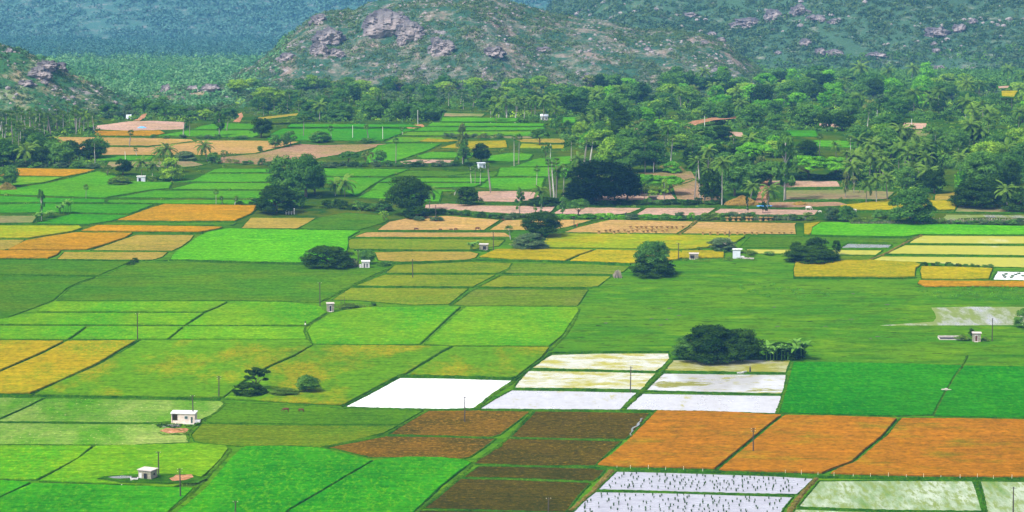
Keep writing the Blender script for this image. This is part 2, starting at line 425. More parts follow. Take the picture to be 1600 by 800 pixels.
def h_right(X, Y):
    x0 = -8.0 + (Y - 2900) * .02
    e = sstep((X - x0 + 16) / 180.0)
    Yf = 2950 - 40 * sstep((X - 200) / 400)
    t = 0 if Y <= Yf else (Y - Yf) / 1200.0
    r = 330 * min(t, 1.0) ** .92 * (.86 + .25 * sstep((X - 80) / 560))
    if t > 1: r *= 0.5 + 0.5 * math.cos(min(1, (t - 1) * 2) * math.pi)
    d = dip(X, Y)
    h = d - 6 + (r + 5) * e
    if t > 0: h += min(1, t * 6) * e * (13 * fbm(X, Y, 155, 5, 3.3) + 5 * abs(fbm(X + 7, Y, 42, 4)))
    return h
def h_far(X, Y):
    s = -214 + 640 * sstep((Y - 4750) / 2900.0)
    return s + (40 * fbm(X, Y, 600, 5, 8.) * sstep((Y - 4750) / 600.0))
def T(X, Y):
    h = dip(X, Y)
    if 1850 < Y < 4900:
        h = max(h, h_center(X, Y), h_left(X, Y), h_knoll(X, Y), h_right(X, Y))
    if Y > 4700: h = max(h, h_far(X, Y))
    return h
def hit(x, y, Y0=1500.0, Y1=6500.0, step=4.0):
    """walk the view through a photograph point until it meets the terrain"""
    d = ray(x, y); Y = Y0
    while Y < Y1:
        t = Y / d[1]; X = d[0] * t; z = HC + d[2] * t
        if z <= T(X, Y): return (X, Y, T(X, Y))
        Y += step
    return None

def grid_mesh(xs, ys, fn, name, mat, kind='structure', drop=None):
    nx, ny = len(xs), len(ys); vs = [(x, y, fn(x, y)) for y in ys for x in xs]; fs = []
    for j in range(ny - 1):
        for i in range(nx - 1):
            q = (j * nx + i, j * nx + i + 1, (j + 1) * nx + i + 1, (j + 1) * nx + i)
            if drop and all(drop(*vs[k]) for k in q): continue
            fs.append(q)
    me = bpy.data.meshes.new(name); me.from_pydata(vs, [], fs)
    me.polygons.foreach_set('use_smooth', [True] * len(me.polygons)); me.update()
    o = link(name, me, None, mat); tag(o, kind=kind); return o
ar = lambda a, b, s: [float(v) for v in np.arange(a, b + .01, s)]
gx = sorted(set([-5200, -4000, -3000, -2200, -1600] + ar(-1200, 1000, 50) + [1400, 2000, 3000, 4000, 5200]))
gy = sorted(set([-600, 0, 400, 700, 1000, 1300, 1600, 1680] + ar(1740, 4860, 60) + [4900, 5600, 6500, 8000, 9400]))
grid_mesh(gx, gy, dip, 'ground', 'plain')
low = lambda x, y, z: z < dip(x, y) - 1
grid_mesh(ar(-262, 256, 2.0), ar(2255, 2835, 2.4), h_center, 'rocky_hill', 'hill_rocky', drop=low)
grid_mesh(ar(-500, -250, 1.8), ar(1868, 2165, 2.0), h_left, 'scrub_hill', 'hill_left', drop=low)
grid_mesh(ar(-290, -185, 1.6), ar(2080, 2245, 1.9), h_knoll, 'low_hill', 'hill_left', drop=low)
grid_mesh(ar(-80, 1080, 5.5), ar(2900, 4750, 7.5), h_right, 'wooded_hill', 'hill_green', drop=low)
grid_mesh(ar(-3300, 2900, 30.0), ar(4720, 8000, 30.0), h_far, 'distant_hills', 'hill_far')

# ------------------------------------------------------------------ fields
def poly_world(s):
    a = [float(v) for v in s.split()]
    return [G(a[i], a[i + 1]) for i in range(0, len(a), 2)]
def resample(pts, step, closed=True, jit=0.0, rng=random):
    out = []; n_ = len(pts)
    for i in range(n_ if closed else n_ - 1):
        a, b = pts[i], pts[(i + 1) % n_]
        L = math.hypot(b[0] - a[0], b[1] - a[1]); k = max(1, int(L / step))
        for j in range(k):
            t = j / k; p = [a[0] + (b[0] - a[0]) * t, a[1] + (b[1] - a[1]) * t]
            if jit and not (closed is False and i == 0 and j == 0):
                p[0] += rng.uniform(-jit, jit); p[1] += rng.uniform(-jit, jit)
            out.append(tuple(p))
    if not closed: out.append(pts[-1])
    return out
def area(p):
    return .5 * sum(p[i][0] * p[(i + 1) % len(p)][1] - p[(i + 1) % len(p)][0] * p[i][1] for i in range(len(p)))
def in_poly(x, y, p):
    c = False; j = len(p) - 1
    for i in range(len(p)):
        if (p[i][1] > y) != (p[j][1] > y) and x < (p[j][0] - p[i][0]) * (y - p[i][1]) / (p[j][1] - p[i][1]) + p[i][0]: c = not c
        j = i
    return c
def offset(pts, d):
    """move a closed outline inwards (d > 0) when it runs counter-clockwise"""
    out = []; n_ = len(pts)
    for i in range(n_):
        a, b = pts[i - 1], pts[(i + 1) % n_]
        tx, ty = b[0] - a[0], b[1] - a[1]; L = math.hypot(tx, ty) or 1
        out.append((pts[i][0] - ty / L * d, pts[i][1] + tx / L * d))
    return out
HEIGHT = dict(rice_bright=.5, rice_deep=.45, rice_young=.5, rice_fresh=.5, rice_turning=.55, rice_yellowing=.6, rice_golden=.6, rice_lime=.6,
              rice_ripe=.65, rice_amber=.6, rice_upper=.4, rice_shade=.4, pasture_dark=.2, pasture_olive=.1, pasture_mid=.1)
FIELDS = []; nf = [0]
def surf_height(kind): return HEIGHT.get(kind, .12)
def field(kind, s, bank='bank_weeds', bw=1.0, bh=.26, h=None, inset=-.12):
    pts = poly_world(s)
    if area(pts) < 0: pts = pts[::-1]
    FIELDS.append(pts); nf[0] += 1
    Ymean = sum(p[1] for p in pts) / len(pts); k = Ymean / 1000.0
    water = kind.startswith('water'); rng = random.Random(nf[0])
    st = 1.6 * k
    top = resample(pts, st, True, .14 * k, rng)
    inn = offset(top, inset * k) if not water else top
    hh = (h if h is not None else surf_height(kind)) + .0037 * (nf[0] % 11)
    if water: hh = .06 + .0037 * (nf[0] % 11)
    vs = [(x, y, hh + (rng.uniform(-.05, .05) if not water else 0)) for x, y in inn]
    n_ = len(vs); vs += [(x, y, -.2) for x, y in inn]
    fs = [tuple(range(n_))] + [(i, i + n_, (i + 1) % n_ + n_, (i + 1) % n_) for i in range(n_)]
    me = bpy.data.meshes.new('field'); me.from_pydata(vs, [], fs); me.update()
    bm = bmesh.new(); bm.from_mesh(me); bmesh.ops.triangulate(bm, faces=[f for f in bm.faces if len(f.verts) > 4]); bm.to_mesh(me); bm.free()
    nm = 'flooded_field' if water else ('ploughed_field' if kind.startswith('soil') else ('stubble_field' if kind.startswith('stubble') or kind.startswith('fallow') else ('pasture_field' if kind.startswith('pasture') else 'rice_field')))
    tag(link(nm, me, None, kind), kind='structure')
    if bank:
        ring = offset(resample(pts, 1.1 * k, True, .10 * k, rng), -.30 * k)
        path_strip(ring, bw * k, bh, bank, closed=True, rng=rng)
def path_strip(pts, width, hgt, mat, closed=False, rng=random, name='bank_path'):
    n_ = len(pts); vs = []; fs = []
    for i in range(n_):
        a = pts[i - 1] if (i or closed) else pts[0]; b = pts[(i + 1) % n_] if (closed or i < n_ - 1) else pts[-1]
        tx, ty = b[0] - a[0], b[1] - a[1]; L = math.hypot(tx, ty) or 1; nx, ny = -ty / L, tx / L
        wd = width * rng.uniform(.75, 1.3) / 2; x, y = pts[i]
        vs += [(x + nx * wd, y + ny * wd, -.05), (x + nx * wd * .45, y + ny * wd * .45, hgt * rng.uniform(.7, 1.35)),
               (x - nx * wd * .45, y - ny * wd * .45, hgt * rng.uniform(.7, 1.35)), (x - nx * wd, y - ny * wd, -.05)]
    for i in range(n_ if closed else n_ - 1):
        j = (i + 1) % n_
        for q in range(3): fs.append((i * 4 + q, j * 4 + q, j * 4 + q + 1, i * 4 + q + 1))
    me = bpy.data.meshes.new(name); me.from_pydata(vs, [], fs); me.update()
    tag(link(name, me, None, mat), kind='structure')
def bank(s, w_, mat='bank_weeds', h=.45, name='bank_path'):
    """a raised earth path or bund through the given photograph points, w_ metres wide"""
    pts = resample(poly_world(s), 1.5, False, .18)
    path_strip(pts, w_ * .8, h * .7, mat, name=name)

FD = '''
sprout_flecked|-160 620 0 622 66 623 40 636 0 654 -160 700
sprout_flecked|72 623 344 627 350 632 335 646 314 656 240 661 0 659 -100 659 0 657 42 638
sprout_flecked|-160 660 0 662 240 664 262 668 290 676 292 688 294 692 200 696 0 695 -160 694
rice_young|-160 697 0 698.5 143 699 120 718 85 737 56 751 0 750 -160 748
rice_young|150 699 300 695 350 698.5 355 703 345 718 325 738 306 754 270 762 161 756.5 63 753 90 738 124 718
rice_bright|-160 751 0 753 46 755.5 25 766 0 778 -160 830
rice_bright|52 757.5 161 760 300 765 290 776 265 798 225 840 -160 840 0 781 27 768
rice_bright|385 700 440 699 500 702 530 710 564 717 581 721 538 746 498 770 450 798 410 840 240 840 283 798 320 768 362 718 378 703
rice_bright|587 721 640 716 690 717 720 720 736 725 714 740 689 760 650 798 608 840 418 840 455 799 503 771 543 747
pasture_olive|316 663 400 665 500 666 620 666 598 677 550 689 500 699.5 440 697 385 698 340 696 305 690 300 680
pasture_mid|352 631 400 631 500 636 538 639.5 600 641 660 642 638 655 623 663.5 500 663.5 400 662 330 661 320 658 338 645
water_open|625 591 700 592 800 595 788 603 768 616 743 638 700 640 600 638 540 636 577 617
rice_turning|491 541 600 542 702 543 678 557 633 585 618 590 573 614 535 634 480 632 400 627 352 624 368 610 426 575 462 559
rice_turning|222 533.5 350 533 480 533 487 541 458 557 420 573 378 598 349 622 338 622.5 200 620.5 55 618 92 600 152 574 197 549
rice_yellowing|-160 534 0 534 98 535 60 554 0 580 -60 604 -160 645
rice_yellowing|107 535 211 534 188 547 148 571 93 596 46 616 0 616 -160 614 -60 608 0 584 64 557
rice_young|86 473.5 353 473 338 481 318 488.5 60 488 70 480
rice_young|58 491 316 491 288 509 0 508 -50 508 -10 503 38 493
rice_young|-160 511.5 133 512 106 531 -160 531
rice_young|142 512 284 512 261 531 218 531.5 114 531
rice_young|363 473 440 473.5 498 480 509 490 488 503 477 509.5 400 509 295 509 327 489
rice_young|291 512 400 512 475 513 473 520 478 531 400 531 267 531
rice_young|516 492 545 485.5 575 481.5 718 481 703 494 686 510 655 539 600 539.5 490 539 482 520 486 511
rice_young|729 481 800 481 901 482.5 903 487 891 505 878 525 857 542 800 541.5 710 541 664 539 696 510 714 494
rice_turning|710 544 800 544 857 544.5 845 560 825 575 804 591.5 790 592 642 586.5 686 557
pasture_dark|-160 406 0 406.5 100 408 203 409 178 420 153 430.5 0 429 -160 427.5
pasture_dark|-160 431 0 432 148 433.5 123 441 103 451 82 470 40 486 0 500 -160 545
pasture_dark|220 411 262 409.5 400 412.5 470 415 560 420 608 419 583 430 546 447 505 469 497 473.5 440 471 360 470 90 470 112 450 132 441 162 432 192 419
stubble_olive|618 414.5 732 410 798 412 795 419 778 427 604 427
stubble_olive|600 430 773 430 738 448.5 556 447
stubble_olive|549 450.5 731 451.5 701 475.5 640 477 560 470 520 469
stubble_green|803 412 890 412.5 983 416.5 973 425 958 429 788 427
stubble_olive|785 431 954 432 933 448 923 449 747 449.5
stubble_green|742 452.5 918 453 903 476 900 478.5 725 478.5 708 477
rice_lime|-160 353 0 354 123 354.5 127 357.5 110 363 78 368 45 373 0 373 -160 372
rice_amber|153 353.5 240 354.5 347 356 342 358 313 363.5 128 362
rice_amber|119 365 206 365.5 193 373 158 384.5 135 391 98 391.5 13 391 42 377 82 370
rice_amber|-160 392.5 12 393 94 393.5 88 399.5 74 404.5 0 404.5 -160 403
stubble_tan|-160 375.5 38 375 20 387.5 6 391 -160 390
stubble_tan|213 367.5 302 368 297 375 283 385.5 268 392.5 143 391.5 162 385.5
stubble_tan|101 394.5 261 394.5 253 402 238 406.5 90 405.5
rice_fresh|357 358.5 400 359.8 561 362 543 372 543 385 538 400 527 411.5 475 411 400 410 267 406 274 396 292 385 307 373 327 363.5
stubble_tan|392 341 493 341 478 350 463 357.5 378 357
pasture_dark|497 341 540 333 600 338 606 345 593 350 560 359.5 468 357.5
stubble_pink|609 347 650 338.5 700 338 780 344 755 360 590 360
stubble_pink|789 344.5 830 343.5 900 344 924 344.5 888 354.5 863 360 765 360
stubble_pink|573 363.5 788 364 798 370.5 640 371 554 370.5
stubble_olive|549 373.5 725 374.5 788 375.5 778 385 733 390.5 640 390.5 547 389.5 544 378
stubble_tan|586 394.5 640 393.5 735 394 747 396.5 742 403 728 406.5 625 409.5 592 407.5 589 400
rice_golden|777 391 850 391 926 392 902 400 882 408.5 800 406 750 402.5
rice_golden|933 392 1000 393 1058 393.5 1072 400 1058 406.5 985 412.5 891 409 910 400
rice_lime|860 367 1000 367.8 1163 370.5 1140 384.5 1075 390.5 930 388.5 836 387.5 850 378
rice_golden|1066 393.5 1130 393.5 1130 403.5 1090 404.5 1066 404.5
stubble_pink|952 344 1083 346.5 1073 355 1056 365.5 882 363.5 903 356
stubble_pink|1092 347 1243 349 1241 352 1243 366.5 1150 366 1067 365.5 1080 356
rice_fresh|1284 348.5 1400 350.5 1600 354.5 1760 356.5 1760 368.5 1600 367.5 1440 366.5 1418 370 1400 370 1320 369 1268 367.5 1270 357
rice_golden|1257 351 1281 348.8 1269 356 1265 367.5 1258 366.5
pasture_dark|1172 371.5 1255 370.5 1418 374 1410 380 1325 379.5 1312 387.5 1157 387
water_grey|1323 381 1393 382.5 1388 387.8 1314 388
water_pale|1167 389.8 1378 391.5 1368 399 1167 396.5
water_pale|1442 368.5 1600 369.5 1760 370.5 1760 381.5 1600 381.5 1420 380.5 1430 373
water_pale|1414 383.5 1600 384.8 1760 385.5 1760 398.5 1600 399.5 1384 396.8
water_pale|1378 401 1600 402.8 1760 403.5 1760 419.5 1600 418.5 1550 417.5 1440 410.5 1364 406.8
pasture_olive|1312 400 1368 399.8 1356 406.5 1312 406.5
rice_golden|1244 410.5 1300 408.8 1360 408 1428 411.5 1438 415 1430 420 1428 433.5 1400 434.5 1330 433.5 1242 433 1241 422
rice_golden|1441 418 1500 419 1550 421 1544 436.5 1500 437.5 1441 436.5 1439 425
rice_amber|1437 440 1540 441 1600 441 1760 442 1760 452 1600 449.5 1530 448.5 1446 449 1435 444
rice_deep|1241 568 1300 568 1400 569.5 1502 572.5 1489 590 1471 620 1456 649 1400 651 1219 646 1231 605
rice_deep|1508 573 1600 574.5 1760 576.5 1760 658 1600 654 1461 651 1476 620 1494 590
rice_ripe|1027 644.5 1100 645 1150 647 1219 651 1203 663 1178 683 1148 708 1116 734 1030 732 968 731 934 727.5 957 712 987 686 1007 665
rice_ripe|1227 651.5 1300 652.5 1400 656 1388 670 1376 684 1353 702 1330 723 1298 735 1283 741 1200 739 1124 736.5 1157 709 1187 684 1212 663
rice_ripe|1410 656.5 1500 656.5 1600 658.5 1760 660.5 1760 754 1600 747 1450 746 1298 742 1312 734 1339 724 1364 702 1388 683 1400 667
water_yellow|863 555 930 553 1044 552.5 1046 560 1033 575 1023 580.5 940 578.5 831 575.5 842 565
water_yellow|826 580 940 581.5 1025 584 1013 595 1003 609.5 940 608 804 606.5 808 600
water_milky|800 610.5 900 612 995 614 983 625 968 641 900 640.5 750 639.5 773 625
water_olive|1052 563.5 1110 562.5 1235 563 1227 582.5 1150 581.5 1038 579.5
water_patchy|1037 584 1150 585.5 1228 586 1225 605 1221 615.5 1120 613.5 1010 610.5 1022 598
water_milky|1005 615.5 1120 617.5 1221 619 1214 640 1211 646.5 1100 643 1020 641.5 977 640.5 990 627
soil_red|670 642.5 740 642 828 643.5 813 655 793 670 781 679.5 768 683.5 609 679.5 627 667
soil_red|603 682.5 680 683.5 773 686.5 753 702 733 715 720 717.5 640 715.5 580 715.5 522 701.5 512 700.5
soil_brown|837 643.5 900 644 1014 646.5 1003 660 993 672 976 687 900 686 799 683.5 812 670 827 655
soil_brown|795 686.5 900 688.5 970 690.5 953 705 928 728 850 728.5 738 725 747 718 772 702
soil_dark|750 729.5 850 731 945 733.5 936 745 926 752.5 800 747.5 725 746
soil_dark|720 749 800 751 922 755.5 903 775 888 795 882 801 663 795 683 780
soil_dark|657 799 780 800 880 803 848 840 612 840
water_seedling|964 737.5 1050 739.5 1200 744.5 1270 748.5 1254 765 1244 773 1150 771.5 1050 768.5 935 765.5
water_seedling|931 769.5 1050 771.5 1238 777.5 1223 795 1205 840 852 840 897 800 917 780
water_greenish|1281 752.5 1400 751.8 1519 752.5 1524 765 1530 785 1534 799 1400 798 1248 792.5 1262 775
water_greenish|1243 796.5 1400 802 1538 803 1548 850 1218 850
water_greenish|1532 752.5 1600 753.5 1760 756.5 1760 850 1556 850 1543 800 1537 770
'''
for ln in FD.strip().splitlines():
    k, s = ln.split('|')
    b = 'bank_weeds' if k not in ('soil_red',) else 'bank_weeds'
    field(k, s, b, bw=1.0 if k.startswith('water') or k.startswith('soil') else .55)
field('water_open', '1559 424.5 1600 425.5 1760 426.5 1760 438.5 1600 438.5 1551 437.5')
field('water_mud', '1455 481 1520 479.5 1600 480 1650 481 1640 500 1600 508 1500 508.5 1375 508.8 1420 505.5 1458 503 1463 497 1460 488', None)

UF = '''
stubble_rose|148 197 200 190 240 189 290 191 286 203 200 205 150 203
rice_amber|148 206 250 205.5 258 209.5 240 213 148 213
stubble_pink|80 214 148 215 240 216 298 218 306 222 230 228.5 150 227.5 70 226
stubble_pink|160 230 230 231 312 220 400 220 468 222 430 232 398 240 330 243 158 243
stubble_pink|50 228 150 229 155 240 60 242
rice_upper|153 244.5 240 245 235 250 150 252
fallow_grey|170 253 300 252 320 258 290 262 165 262
fallow_pinkbrown|402 240.5 470 225 500 227 605 225 588 230.5 558 238 500 247 478 254.5 400 258 336 255 345 246
rice_upper|312 198.5 336 193.5 398 194.5 398 202 303 203
rice_upper|292 205 400 205 403 212 395 215 248 212.5
rice_shade|455 194.5 640 195.5 657 199 450 199
rice_shade|443 202 653 202 623 210.5 598 220.5 490 220.5 418 218 428 208
stubble_tan|402 184 466 177 464 181 405 188
fallow_grey|695 177 757 178 753 182.5 693 182.5
rice_upper|691 184.5 810 185.5 805 190.5 690 190.5
rice_upper|676 192.5 850 194 848 197.5 669 197.5
rice_upper|661 199.5 720 200 850 200 850 203.5 648 205.5
rice_young|639 207.5 840 206.5 835 211.5 690 212.5 626 212.5
fallow_grey|745 213 838 213 832 217 745 217
rice_young|620 215.5 690 216 695 219.5 650 222.5 602 223.5
rice_golden|668 218 720 220.5 700 223 656 222
rice_golden|690 232 722 223 790 221 792 231.5 740 233.5
rice_upper|592 228 612 225.5 688 225.5 668 235.5 643 244 620 252 577 256 572 245
rice_upper|652 244.5 674 238.5 740 240 735 246.5 662 248.5
stubble_rose|624 253 647 249.5 710 250.5 703 255 632 257.5
rice_upper|765 245 790 241 800 240 832 242 826 250 800 253 762 252
rice_lime|815 226 882 228 880 233 812 233
stubble_tan|800 217 880 217 884 224 816 223
rice_upper|800 208 858 208 855 213 800 213
rice_amber|-160 264.5 30 264.5 148 266.5 133 271 103 276.5 30 275.5 -160 275
rice_young|-160 277.5 98 278 68 286 20 291 -160 292
rice_upper|27 293.5 72 288 112 279 152 268.5 180 276 182 284 268 286 263 295 233 297.5 163 309.5 0 304 -160 302
rice_upper|272 285 302 283 335 266 345 264.5 423 265 428 270 330 270.5 305 284.5
rice_upper|325 272.5 425 273 425 284.5 365 285 298 284.5
rice_upper|303 287.5 478 287.5 478 296.5 322 296.5 270 296
rice_upper|242 299 300 299.5 478 300 478 310.5 184 309.5
rice_shade|-160 305 0 307.5 100 311 163 312.5 163 317 0 317 -160 316
rice_upper|170 313.5 478 314 400 319.5 280 319 168 317
rice_shade|-160 320.5 0 321 60 319.5 160 320.5 238 321 203 334.5 100 332.5 -160 334
rice_shade|57 350 112 335.5 200 337.5 173 346 138 351
fallow_grey|-160 337 58 337.5 50 348.5 0 349.5 -160 349
rice_amber|257 320.5 400 322.5 402 325.5 392 335 367 346 270 346.5 184 345 208 337 232 328
pasture_dark|168 348.2 368 349 363 352.5 155 352
rice_upper|500 264.5 638 265.5 623 271 603 276.5 502 275.5
rice_upper|500 278.5 600 279 578 291.5 556 307 540 299.5 520 289.5 502 285.5
pasture_mid|634 267 700 268 768 268.5 698 275.5 612 276.5
pasture_mid|702 276.5 717 273.5 788 267 770 276.5
rice_upper|606 279.5 763 279.5 755 285 594 285
rice_upper|591 287.5 753 287.5 743 292 580 297.5
rice_upper|578 299.5 610 293.5 742 299.5 690 299.5 686 316 562 309
rice_upper|792 266.5 802 262 832 251 845 248 892 245 890 256 868 260.5 800 261
rice_upper|782 263 888 262.5 887 276.5 800 275.5 777 276.5
rice_upper|768 279 850 279 845 295.5 800 297.5 750 293
stubble_rose|747 299.5 800 298.5 835 300.5 848 311.5 800 316.5 747 315.5
stubble_rose|665 320 700 318.5 760 321.5 868 322.5 858 334 800 335 700 328.5 664 326
stubble_rose|875 327.5 920 324.5 1003 325.5 983 333.5 958 336.5 862 335
stubble_rose|1010 325.5 1118 325.5 1103 335.5 1088 337.5 993 336.5
stubble_rose|1126 326.5 1278 328.5 1273 336.5 1230 336.5 1110 335.5
stubble_rose|925 303 1048 302 1056 312 930 315
fallow_pinkbrown|983 270 1080 268 1088 280 1060 290 1000 276
fallow_pinkbrown|1050 288 1082 280 1120 300 1130 316 1058 312
stubble_rose|1203 282.5 1308 283.5 1313 292.5 1225 293.5 1203 290
fallow_grey|1228 297.5 1320 296.5 1398 300 1384 312 1228 312.5
fallow_pinkbrown|1200 316 1310 316 1333 322 1205 326
rice_golden|1312 323 1387 313.5 1500 315.5 1491 329 1330 329.5
stubble_tan|1462 304 1495 300.5 1496 313 1460 313.5
fallow_grey|1500 320 1600 318.5 1760 320 1760 333 1600 332.5 1492 331.5
rice_shade|1225 205 1274 205 1277 214 1230 213.5
rice_upper|1272 220 1340 222 1340 231.5 1277 229.5
stubble_rose|1410 192 1448 193 1446 202 1412 203
fallow_grey|1405 204 1475 204 1470 215 1404 216
stubble_rose|1352 236 1417 222 1417 230.5 1360 233.5
stubble_rose|1440 214 1482 210 1478 218 1452 219
rice_upper|1484 209 1516 208 1502 222 1480 219
rice_golden|1565 143 1590 143 1584 152 1566 151
stubble_rose|1560 135 1577 134 1575 138 1560 139
stubble_rose|1280 193 1310 194 1312 200 1280 199
stubble_rose|988 201 1015 200 1014 211 990 212
stubble_rose|1130 205 1160 207 1162 214 1138 214
rice_upper|1085 204 1110 203 1112 210 1085 210
rice_upper|880 184 900 184 898 192 880 192
'''
for ln in UF.strip().splitlines():
    k, s = ln.split('|')
    field(k, s, 'bank_weeds', bw=.8, bh=.35, inset=.0)

# paths and bunds that stand out in the photograph: x y pairs, width in metres
bank('296 692 326 694 350 697 359 703 352 714 328 740 302 768 262 800 230 835', 2.2, 'bank_grass', .4)
bank('346 626 352 632 338 645 318 658 300 668 292 678 294 688 300 693', 1.6, 'bank_grass', .4)
bank('0 697 200 698 292 694', 1.0, 'bank_weeds', .5)
bank('0 619.6 200 621.6 345 625', 1.8, 'bank_weeds', .8)
bank('0 661 240 663.5', .8, 'bank_weeds', .45)
bank('500 701 606 678 670 641', 1.6, 'bank_grass', .45)
bank('606 680.8 680 682 772 685', 1.0, 'bank_weeds', .5)
bank('736 726 780 698 832 643', 1.8, 'bank_grass', .45)
bank('797 684.8 900 687.2 974 689', .8, 'bank_grass', .4)
bank('722 718 740 726 850 729.8 948 732 960 733', 1.0, 'bank_weeds', .5)
bank('722 747.8 800 749.3 926 754.3', .8, 'bank_grass', .4)
bank('738 726 700 760 653 798 620 830', 2.2, 'bank_grass', .35)
bank('985 684 1000 665 1022 645', 2.0, 'bank_grass', .5)
bank('890 800 925 770 955 736', 2.6, 'bank_soil', .55)
bank('930 734 1050 737 1200 741.5 1290 747 1400 748.7 1600 750.5 1760 753', 1.8, 'bank_weeds', .9)
bank('1275 748 1256 768 1240 790 1222 820', 2.4, 'bank_soil', .5)
bank('1526 752 1530 770 1538 800 1550 840', 2.0, 'bank_weeds', .5)
bank('933 767.5 1050 770 1242 775.5', .9, 'bank_weeds', .4)
bank('1246 794.6 1400 800 1536 801', .9, 'bank_weeds', .4)
bank('668 640.8 830 641.4 968 642.5 1022 643.6', 1.8, 'bank_weeds', .6)
bank('620 589 700 589.6 800 593 806 592', 2.2, 'bank_weeds', 1.0)
bank('742 640 770 617 803 597', 2.4, 'bank_grass', .5)
bank('803 596 830 575 860 553', 1.8, 'bank_weeds', .6)
bank('860 552.4 960 550.8 1046 550.4', 1.2, 'bank_weeds', .7)
bank('970 643 1003 612 1034 581 1050 561', 2.6, 'bank_grass', .6)
bank('828 577.6 940 580 1030 582 1150 583.2 1228 584.4', 1.0, 'bank_weeds', .5)
bank('802 608.2 900 610 1005 612.4 1120 615 1222 617.4', 1.0, 'bank_weeds', .5)
bank('1214 648 1228 610 1238 567', 2.2, 'bank_grass', .4)
bank('1224 650 1206 667 1180 686 1150 711 1119 736', 1.2, 'bank_weeds', .35)
bank('1406 655 1388 678 1362 702 1336 724', 1.4, 'bank_weeds', .35)
bank('1222 648.5 1400 653.6 1600 656.3 1760 659', 1.0, 'bank_grass', .5)
bank('1511 556 1500 578 1475 620 1459 650', 1.2, 'bank_grass', .5)
bank('704 478 735 456 770 436 797 420', 2.0, 'bank_grass', .5)
bank('604 428.4 780 428.6 958 430.6', 1.2, 'bank_weeds', .7)
bank('552 448.6 740 450 925 451', 1.4, 'bank_weeds', .8)
bank('612 412.5 660 411.5 735 407.6 860 409.6 985 414.6', 2.4, 'bank_weeds', 1.1)
bank('507 470 550 447 600 425 618 414', 2.0, 'bank_grass', .5)
bank('265 407.3 400 411.4 475 413', 1.6, 'bank_weeds', .9)
bank('475 512 495 500 514 490', 1.6, 'bank_grass', .4)
bank('476 513 474 521 487 538', 1.6, 'bank_grass', .4)
bank('487 540 600 540.8 705 542 860 543', .9, 'bank_weeds', .5)
bank('620 589 680 558 706 542', 1.4, 'bank_weeds', .6)
bank('536 636 575 616 620 590', 1.6, 'bank_weeds', .6)
bank('50 618 92 599 150 572 195 548 216 533', 1.2, 'bank_weeds', .55)
bank('0 532.6 216 532.4 480 532.4', .9, 'bank_weeds', .5)
bank('0 405.2 100 407 262 408', 1.2, 'bank_weeds', .7)
bank('0 430 150 432 270 434', 1.2, 'bank_weeds', .5)
bank('904 483 893 508 880 527 858 548', 2.4, 'bank_grass', .4)
bank('1240 435.5 1400 436 1432 435', 1.4, 'bank_weeds', .8)
bank('548 372.3 790 374', 1.6, 'bank_weeds', .7)
bank('553 391.8 640 392 735 392.5 765 393', 1.4, 'bank_weeds', .8)
bank('400 360 460 358.8 560 361.3', 1.4, 'bank_weeds', .8)
bank('590 361.4 760 361.8', 1.2, 'bank_weeds', .7)
bank('120 363.8 208 364.2 318 365.5', 1.6, 'bank_weeds', .8)
bank('1382 398.4 1600 401 1760 402', 1.4, 'bank_weeds', .7)
bank('1414 382 1600 383.2 1760 384', 1.4, 'bank_weeds', .7)
bank('1255 368.8 1400 371.8 1425 371', 1.6, 'bank_weeds', .8)
bank('1060 367 1078 356 1087 346', 2.4, 'bank_soil', .5)
bank('1356 408 1385 396 1412 381 1440 368', 2.4, 'bank_soil', .5)
bank('860 366 900 356 950 344', 2.4, 'bank_grass', .5)
bank('400 285.5 640 277.8 770 277.8', .8, 'bank_weeds', .4)
bank('-150 318.7 0 318.6 160 319 400 321', 1.4, 'bank_weeds', .8)
bank('-150 350.6 0 351 55 351 140 352.5', 1.4, 'bank_weeds', .8)
bank('700 300 640 298 560 310 640 262 700 240', .9, 'bank_grass', .4)
bank('700 317 860 321 1000 323 1280 326.5', 2.6, 'bank_weeds', .6)
bank('1225 314.6 1400 313.5', 1.6, 'bank_weeds', .7)
bank('1225 295 1320 294.6', 1.2, 'bank_weeds', .7)
bank('1290 331.5 1400 332 1500 333 1760 335', 2.0, 'bank_weeds', .8)
bank('660 329 740 334.5 860 337 1000 338.5 1110 338.5', 2.4, 'bank_weeds', .7)
# dirt roads and dry ground
def patch(name, mat, s, z=.05):
    pts = poly_world(s)
    if area(pts) < 0: pts = pts[::-1]
    pts = resample(pts, 2.0, True, .35)
    me = bpy.data.meshes.new(name); me.from_pydata([(x, y, z) for x, y in pts], [], [tuple(range(len(pts)))]); me.update()
    bm = bmesh.new(); bm.from_mesh(me); bmesh.ops.triangulate(bm, faces=bm.faces[:]); bm.to_mesh(me); bm.free()
    tag(link(name, me, None, mat), kind='structure')
patch('dirt_road', 'sand_pink', '1062 203 1068 195 1082 189 1112 184 1150 182 1150 185 1114 188 1090 194 1074 204')
patch('dirt_path', 'sand_pink', '196 193 215 186 222 179 229 177 228 182 216 190 206 194')
patch('dirt_path', 'sand_pink', '364 190 374 182 372 178 378 176 380 182 374 191')
patch('bare_ground', 'sand_pink', '630 197 660 194 664 198 640 202')
patch('bare_ground', 'sand_pink', '1188 270 1205 282 1200 318 1180 316 1186 300')
patch('dirt_path', 'bank_soil', '1030 260 1056 252 1066 262 1098 290 1110 316 1100 318 1086 300 1060 276')
patch('muddy_water', 'water_mud', '1478 336 1760 337.5 1760 342 1600 341 1540 340 1500 341.5 1492 345 1472 344.5', .14)
field('pasture_dark', '1660 460 1760 460 1760 470 1660 470', None)
